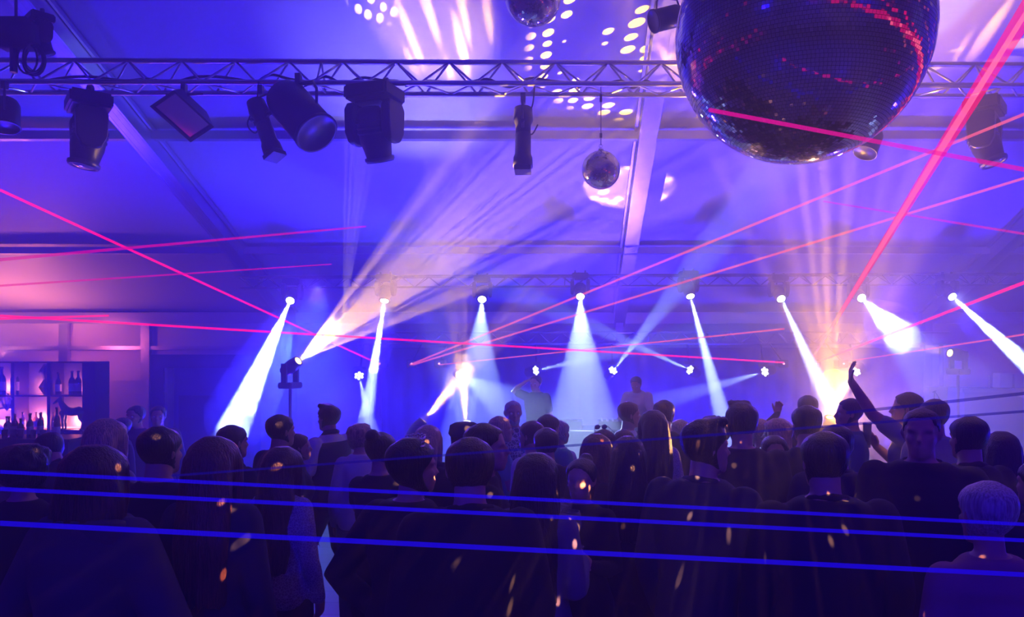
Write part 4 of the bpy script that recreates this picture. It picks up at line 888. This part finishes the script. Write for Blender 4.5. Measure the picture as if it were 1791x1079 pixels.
    # ---- worn extras
    if 'sunglasses' in extras:
        bm = NB()
        for sx in (-1, 1): sph(bm, hp(1.10, sx * .030, .035), .026 * k, 2, (1, .25, .75)); 
        tube(bm, [hp(1.12, -.012, .04), hp(1.12, .012, .04)], .003, 6)
        for sx in (-1, 1): tube(bm, [hp(1.12, sx * .055, .03), hp(.9, sx * .085, -.03)], .003, 6)
        obj('sunglasses', bm, M['lens'], root, True)
    if 'beard' in extras:
        bm = NB(); rs = []
        for t, g in ((-.03, -.01), (.03, .004), (.12, .006), (.22, .004), (.30, -.006)):
            rx, yf, yb = headring(max(0, t)); rs.append([hp(t, math.cos(a) * (rx + g), (yf + yb) / 2 + math.sin(a) * ((yf - yb) / 2 + g)) for a in (2 * PI * i / 20 for i in range(20))])
        loft(bm, rs); obj('beard', bm, M['h_gry'], root, True)
    if 'shirt_front' in extras:
        bm = NB(); v = [U(p) for p in ((-.045, .088, 1.46), (.045, .088, 1.46), (.018, .155, 1.16), (-.018, .155, 1.16))]; v2 = [p + (Lx @ Y) * -.02 for p in v]; loft(bm, [v2, v]); obj('shirt_front', bm, M['wcot'], root)
    if 'shawl' in extras:
        bm = NB(); rs = []
        for t in range(11):
            a = PI * t / 10; rs.append(ring(U((.19 * math.cos(a), -.04 - .09 * math.sin(a), 1.38 - .10 * math.sin(a))), X, Z, .04 * k, .13 * k, 12))
        loft(bm, rs); rem(obj('shawl', bm, M['lace'], root, True), .014)
    if 'watch' in extras:
        a = arms[1]; bm = NB(); dd = (a[2] - a[1]).normalized(); lathe(bm, [(.030 * k, -.012), (.034 * k, -.01), (.034 * k, .01), (.030 * k, .012)], 16, a[2] - dd * .03, dd.to_track_quat('Z', 'X').to_matrix().to_4x4()); obj('wrist_watch', bm, M['steel'], root, True)
    if 'earring' in extras:
        bm = NB(); tube(bm, [hp(.34, -.083, .0), hp(.05, -.086, .0)], .004, 6); obj('earring', bm, M['chrome'], root, True)
    W = Matrix.Translation(root.location) @ Matrix.Rotation(R(yaw), 4, 'Z')
    return dict(root=root, hands=[W @ (a[2] + a[3].normalized() * .075 * k + (a[4] - a[3].normalized() * a[4].dot(a[3].normalized())).normalized() * .052 * k) for a in arms], k=k)

p = person
# nearest rank, left to right
A = {}
p('person with dark curly hair at the far left edge, seen from behind in black', 40, 776, 385, 10, 'f', 'curly', 'h_blk', 'shirt', 'blk')
p('person with a chin-length bob in a bulky hooded jacket, back to camera', 163, 780, 474, -6, 'f', 'bob', 'h_brn', 'hoodie', 'dgrey', wide=1.06, la=((.33, -.02, 1.14), (.36, .06, .92), (0, .15, -1), (-1, 0, 0)), ra=((.33, -.02, 1.14), (.36, .06, .92), (0, .15, -1), (-1, 0, 0)))
p('person with very long hair and dark glittering jacket, second from left in the front rank', 372, 762, 422, -8, 'f', 'long', 'h_red', 'coat', 'navy', wide=1.0)
PW = p('person in a black jacket wearing a spiky tiara, turned to the right', 716, 764, 418, -30, 'f', 'tiara', 'h_blk', 'coat', 'blk', la='hip', ra='hold', wide=1.15, turn=-25)
p('short-haired man in black, back to camera, right beside the dancer in the tiara', 822, 760, 472, 12, 'm', 'short', 'h_brn', 'blazer', 'blk', ra='down', la='hold', wide=1.05)
PG = p('person with long dark hair and a pale mauve coat holding a balloon glass', 938, 790, 394, -25, 'f', 'long', 'h_blk', 'coat', 'coat', ra='hold', la='down', turn=15)
PT = p('tall man in a dark blazer with open white shirt, turned right, holding tumblers', 1229, 730, 400, -40, 'm', 'quiff', 'h_blk', 'blazer', 'navy', ra='hold', la='down', turn=-30, extras=('shirt_front',), wide=1.12)
p('broad man in a black suit jacket, back to camera, right of centre', 1444, 750, 445, 4, 'm', 'short', 'h_blk', 'blazer', 'blk', wide=1.2, la='down', ra='down')
p('close-cropped man in a black jacket facing the camera near the right edge', 1612, 712, 359, 150, 'm', 'buzz', 'h_brn', 'blazer', 'blk', la='down', ra='hold', wide=1.15)
p('person with short grey hair and a rose blouse in the right front corner', 1731, 836, 530, 5, 'f', 'short', 'h_gry', 'blouse', 'rose', wide=1.12)
# middle rank
p('dark-haired person in black between the bob-haired dancer and the long-haired one', 277, 742, 370, -15, 'm', 'short', 'h_blk', 'shirt', 'blk', la='holdhigh')
p('man in dark suit with white collar leaning over the bar', 131, 736, 268, 60, 'm', 'short', 'h_blk', 'blazer', 'blk', collar='wcot', lean=28, ra='lean', la='lean')
p('person with long blond hair and a knitted pale shawl beside the bar', 185, 731, 312, -20, 'f', 'long', 'h_blo', 'blouse', 'grey', extras=('shawl',))
p('dim bartender in dark shirt behind the bar, nearer the pale board', 239, 707, 174, 165, 'm', 'short', 'h_blk', 'shirt', 'navy')
p('dim person standing before the dark doorway portal', 277, 708, 165, -160, 'm', 'short', 'h_blk', 'shirt', 'navy')
p('short dim person with head bent, left of the bartender', 214, 728, 183, 140, 'f', 'short', 'h_blk', 'shirt', 'blk')
p('short-haired man in dark clothes in the gap left of the smoke beam', 404, 740, 275, -30, 'm', 'short', 'h_blk', 'shirt', 'blk')
p('man with cropped hair and light collar line, looking right in front of the smoke', 488, 722, 255, -35, 'm', 'short', 'h_blk', 'tee', 'navy', collar='wcot')
p('small person half hidden behind the man with the light collar', 519, 755, 237, -60, 'f', 'short', 'h_brn', 'shirt', 'blk')
p('person with wavy hair and white lace blouse over black trousers', 493, 781, 330, -20, 'f', 'wavy', 'h_brn', 'lace', 'lace')
p('man in padded vest and pale t-shirt walking left, quiff hair', 577, 706, 208, 62, 'm', 'quiff', 'h_blk', 'vest', 'navy', walk=.8, la='front', ra='crook', bottom='trousers')
p('curly white-blond person glowing in the light, in a denim outfit', 629, 740, 226, 20, 'f', 'curly', 'h_blo', 'blouse', 'wcot', bottom='jeans', bc='denim')
p('dark-clothed person lifting both hands to take a picture, left of the tiara', 664, 752, 308, -20, 'f', 'bun', 'h_blk', 'tee', 'blk', la='phone', ra='phone')
p('person with straight blond hair just behind the tiara', 748, 742, 245, -20, 'f', 'long', 'h_blo', 'shirt', 'navy')
p('man wearing a flat cap behind the short-haired man in black', 812, 738, 293, -15, 'm', 'cap', 'h_blk', 'shirt', 'blk')
p('dark-haired bearded man in profile to the right of the flat cap', 845, 736, 358, -75, 'm', 'short', 'h_blk', 'shirt', 'blk', turn=-10)
p('balding man with grey beard and floral shirt facing the camera, smiling', 897, 700, 192, 195, 'm', 'buzz', 'h_gry', 'shirt', 'floral', extras=('beard',))
p('short blond person clapping, brightly lit, beside the balding man', 873, 725, 217, -70, 'f', 'short', 'h_blo', 'tee', 'teal', la='clap', ra='clap', extras=('watch',), vox=.008)
p('man in a white t-shirt turned left, in front of the balding man', 931, 733, 242, 60, 'm', 'short', 'h_brn', 'tee', 'wcot', skin='skin')
p('man in a teal shirt with a bright cropped haircut under the wide beam', 958, 722, 227, -35, 'm', 'short', 'h_blk', 'shirt', 'teal')
p('man with dark round hair directly in front of the teal shirt', 956, 745, 270, 20, 'm', 'short', 'h_blk', 'shirt', 'blk')
p('pale shirted person behind the teal shirt', 978, 733, 207, -40, 'f', 'short', 'h_gry', 'shirt', 'wcot')
PH = p('short woman with round dark hair holding drinks at the centre', 1018, 798, 341, 160, 'f', 'bun', 'h_blk', 'shirt', 'blk', la='hold', ra='holdhigh')
p('person with very long hair standing at the centre, right of the small round-haired one', 1043, 757, 289, -15, 'f', 'long', 'h_red', 'shirt', 'blk')
p('person with sunglasses pushed up on the hair', 1056, 748, 256, 25, 'f', 'short', 'h_brn', 'tee', 'blk', extras=('sunglasses',))
p('person with straight shoulder-length dark hair and an earring', 1099, 760, 314, -6, 'f', 'straight', 'h_blk', 'shirt', 'blk', extras=('earring',))
p('pale man in a white shirt lit from above, facing right', 1098, 700, 203, -75, 'm', 'short', 'h_brn', 'shirt', 'wcot')
p('flat-haired person half hidden behind the straight dark hair', 1092, 749, 227, 30, 'm', 'short', 'h_brn', 'shirt', 'navy')
p('person with long dark hair and a white net top turned left', 1143, 716, 242, 18, 'f', 'long', 'h_blk', 'lace', 'lace')
p('tall dark man behind the white net top', 1161, 697, 216, -20, 'm', 'short', 'h_blk', 'shirt', 'blk')
p('pale-faced person peeking right of the tall dark man', 1189, 731, 197, 100, 'f', 'short', 'h_blo', 'tee', 'wcot')
p('person glimpsed between the two tall dark-haired men right of centre', 1262, 728, 230, 10, 'f', 'short', 'h_brn', 'shirt', 'navy')
p('tall man in a plain black t-shirt, slicked hair, right of centre', 1298, 702, 297, 5, 'm', 'quiff', 'h_blk', 'tee', 'blk', wide=1.12, bottom='jeans', bc='navy')
p('blond person looking left beside the black t-shirt', 1330, 730, 219, 40, 'f', 'short', 'h_blo', 'shirt', 'wcot')
p('person with bright blond hair in profile to the left', 1361, 732, 242, 65, 'f', 'bob', 'h_blo', 'tee', 'wcot')
p('dark-haired woman facing the camera below the blond heads', 1354, 760, 260, 175, 'f', 'long', 'h_blk', 'tee', 'navy')
p('dancer with one arm raised and fingers spread against the blue', 1349, 740, 206, 0, 'f', 'short', 'h_brn', 'shirt', 'navy', la=((.17, .06, 1.62), (-.07, .06, 1.86), (-.15, .05, 1), (0, -1, .1)), vox=.0075, curl=.5)
p('man standing right before the blinding amber light, only the head showing', 1413, 689, 198, -10, 'm', 'short', 'h_blk', 'shirt', 'blk')
p('man with dark cropped hair in front of the amber light', 1412, 706, 281, 10, 'm', 'short', 'h_blk', 'shirt', 'blk')
p('dark head and shoulders just behind the broad man in the suit', 1464, 739, 327, -8, 'm', 'short', 'h_blk', 'blazer', 'navy', collar='wcot')
p('man in profile to the left with an amber rim of light, dark blue shirt', 1489, 694, 223, 78, 'm', 'short', 'h_brn', 'shirt', 'blue')
PA = p('man stretching one arm up high, in a pale t-shirt', 1590, 683, 235, 60, 'm', 'short', 'h_brn', 'tee', 'grey', la=((.20, .22, 1.60), (.20, .36, 1.83), (.1, .05, 1), (0, -1, .2)), ra='holdhigh', vox=.0085, curl=.25)
p('short-haired man behind the close-cropped one, amber light on him', 1636, 695, 253, 10, 'm', 'short', 'h_brn', 'shirt', 'grey')
p('man with dark round hair edged in amber near the right', 1697, 724, 332, 10, 'm', 'short', 'h_blk', 'blazer', 'blk')
p('person with long dark hair at the right edge', 1752, 753, 308, -12, 'f', 'long', 'h_blk', 'coat', 'blk')
p('dark-clothed person cut by the right edge of the photo', 1822, 800, 393, 20, 'm', 'short', 'h_blk', 'shirt', 'blk', la='hold')
# on the stage
p('DJ behind the booth with a hand raised to the headphones', 938, 655, 128, 150, 'm', 'short', 'h_blk', 'tee', 'blk', ra='head', base_z=.25)
p('second performer bending over the booth in a pale t-shirt', 1120, 650, 121, 160, 'm', 'short', 'h_blk', 'tee', 'wcot', lean=22, la='lean', ra='lean', base_z=.25)

# ------------------------------------------------------------------ drinks in their hands
def balloon(label, c, tilt=0):
    t = thing('balloon_glass', label, 'glass', tuple(c)); t.rotation_euler = (0, R(tilt), 0)
    bm = NB(); lathe(bm, [(.004, -.045), (.02, -.03), (.046, .01), (.056, .05), (.052, .09), (.044, .115), (.0425, .115), (.050, .09), (.054, .05), (.044, .012), (.018, -.026), (.002, -.04)], 24); obj('bowl', bm, M['glass'], t, True)
    bm = NB(); lathe(bm, [(.036, -.155), (.034, -.150), (.006, -.143), (.004, -.045), (.001, -.045)], 20); obj('stem', bm, M['glass'], t, True)
    bm = NB(); lathe(bm, [(.002, -.035), (.017, -.024), (.042, .012), (.052, .05), (.051, .062), (.001, .062)], 20); obj('drink', bm, M['drink'], t, True)
def tumbler(label, c, h=.15, r0=.030, r1=.042):
    t = thing('tumbler', label, 'glass', tuple(c)); bm = NB(); lathe(bm, [(r0, -h / 2), (r1, h / 2), (r1 - .003, h / 2), (r0 - .003, -h / 2 + .006), (.001, -h / 2 + .006)], 24); obj('cup', bm, M['glass'], t, True)
    bm = NB(); lathe(bm, [(r0 - .004, -h / 2 + .008), ((r0 + r1) / 2 - .004, .0), (.001, .0)], 20); obj('drink', bm, M['drink'], t, True)
    bm = NB(); lathe(bm, [(r1 - .004, h / 2 - .003), (r1 + .001, h / 2 - .003), (r1 + .001, h / 2 + .002), (r1 - .004, h / 2 + .002)], 24); obj('rim', bm, M['glass'], t, True)
M['drink'] = mat('pale_drink', (.75, .6, .7), .15, trans=.4)
balloon('balloon glass held by the person in the mauve coat', PG['hands'][1] + Vector((0, 0, .09)))
balloon('balloon glass held by the short woman at the centre, tilted', PH['hands'][1] + Vector((0, 0, .06)), 20)
tumbler('short tumbler in the other hand of the short woman at the centre', PH['hands'][0] + Vector((0, 0, .03)), .11)
tumbler('tall clear tumbler held by the man in the dark blazer', PT['hands'][1] + Vector((0, 0, .03)), .17)
tumbler('slender glass held by the person wearing the tiara', PW['hands'][1] + Vector((0, 0, .05)), .20, .022, .028)
tumbler('tall glass glittering in the lower hand of the man with the raised arm', PA['hands'][1] + Vector((0, 0, .04)), .19, .024, .034)

# dotted spot added in place of the mirror ball's light dots on the nearest guests
gobo(spot(P(1330, 250, 2.5), P(900, 980, 3.2), 1900, (1, .42, .20), 130, r=.004, blend=.8, name='added_ball_dots'), 19, .11, .03, 0.)
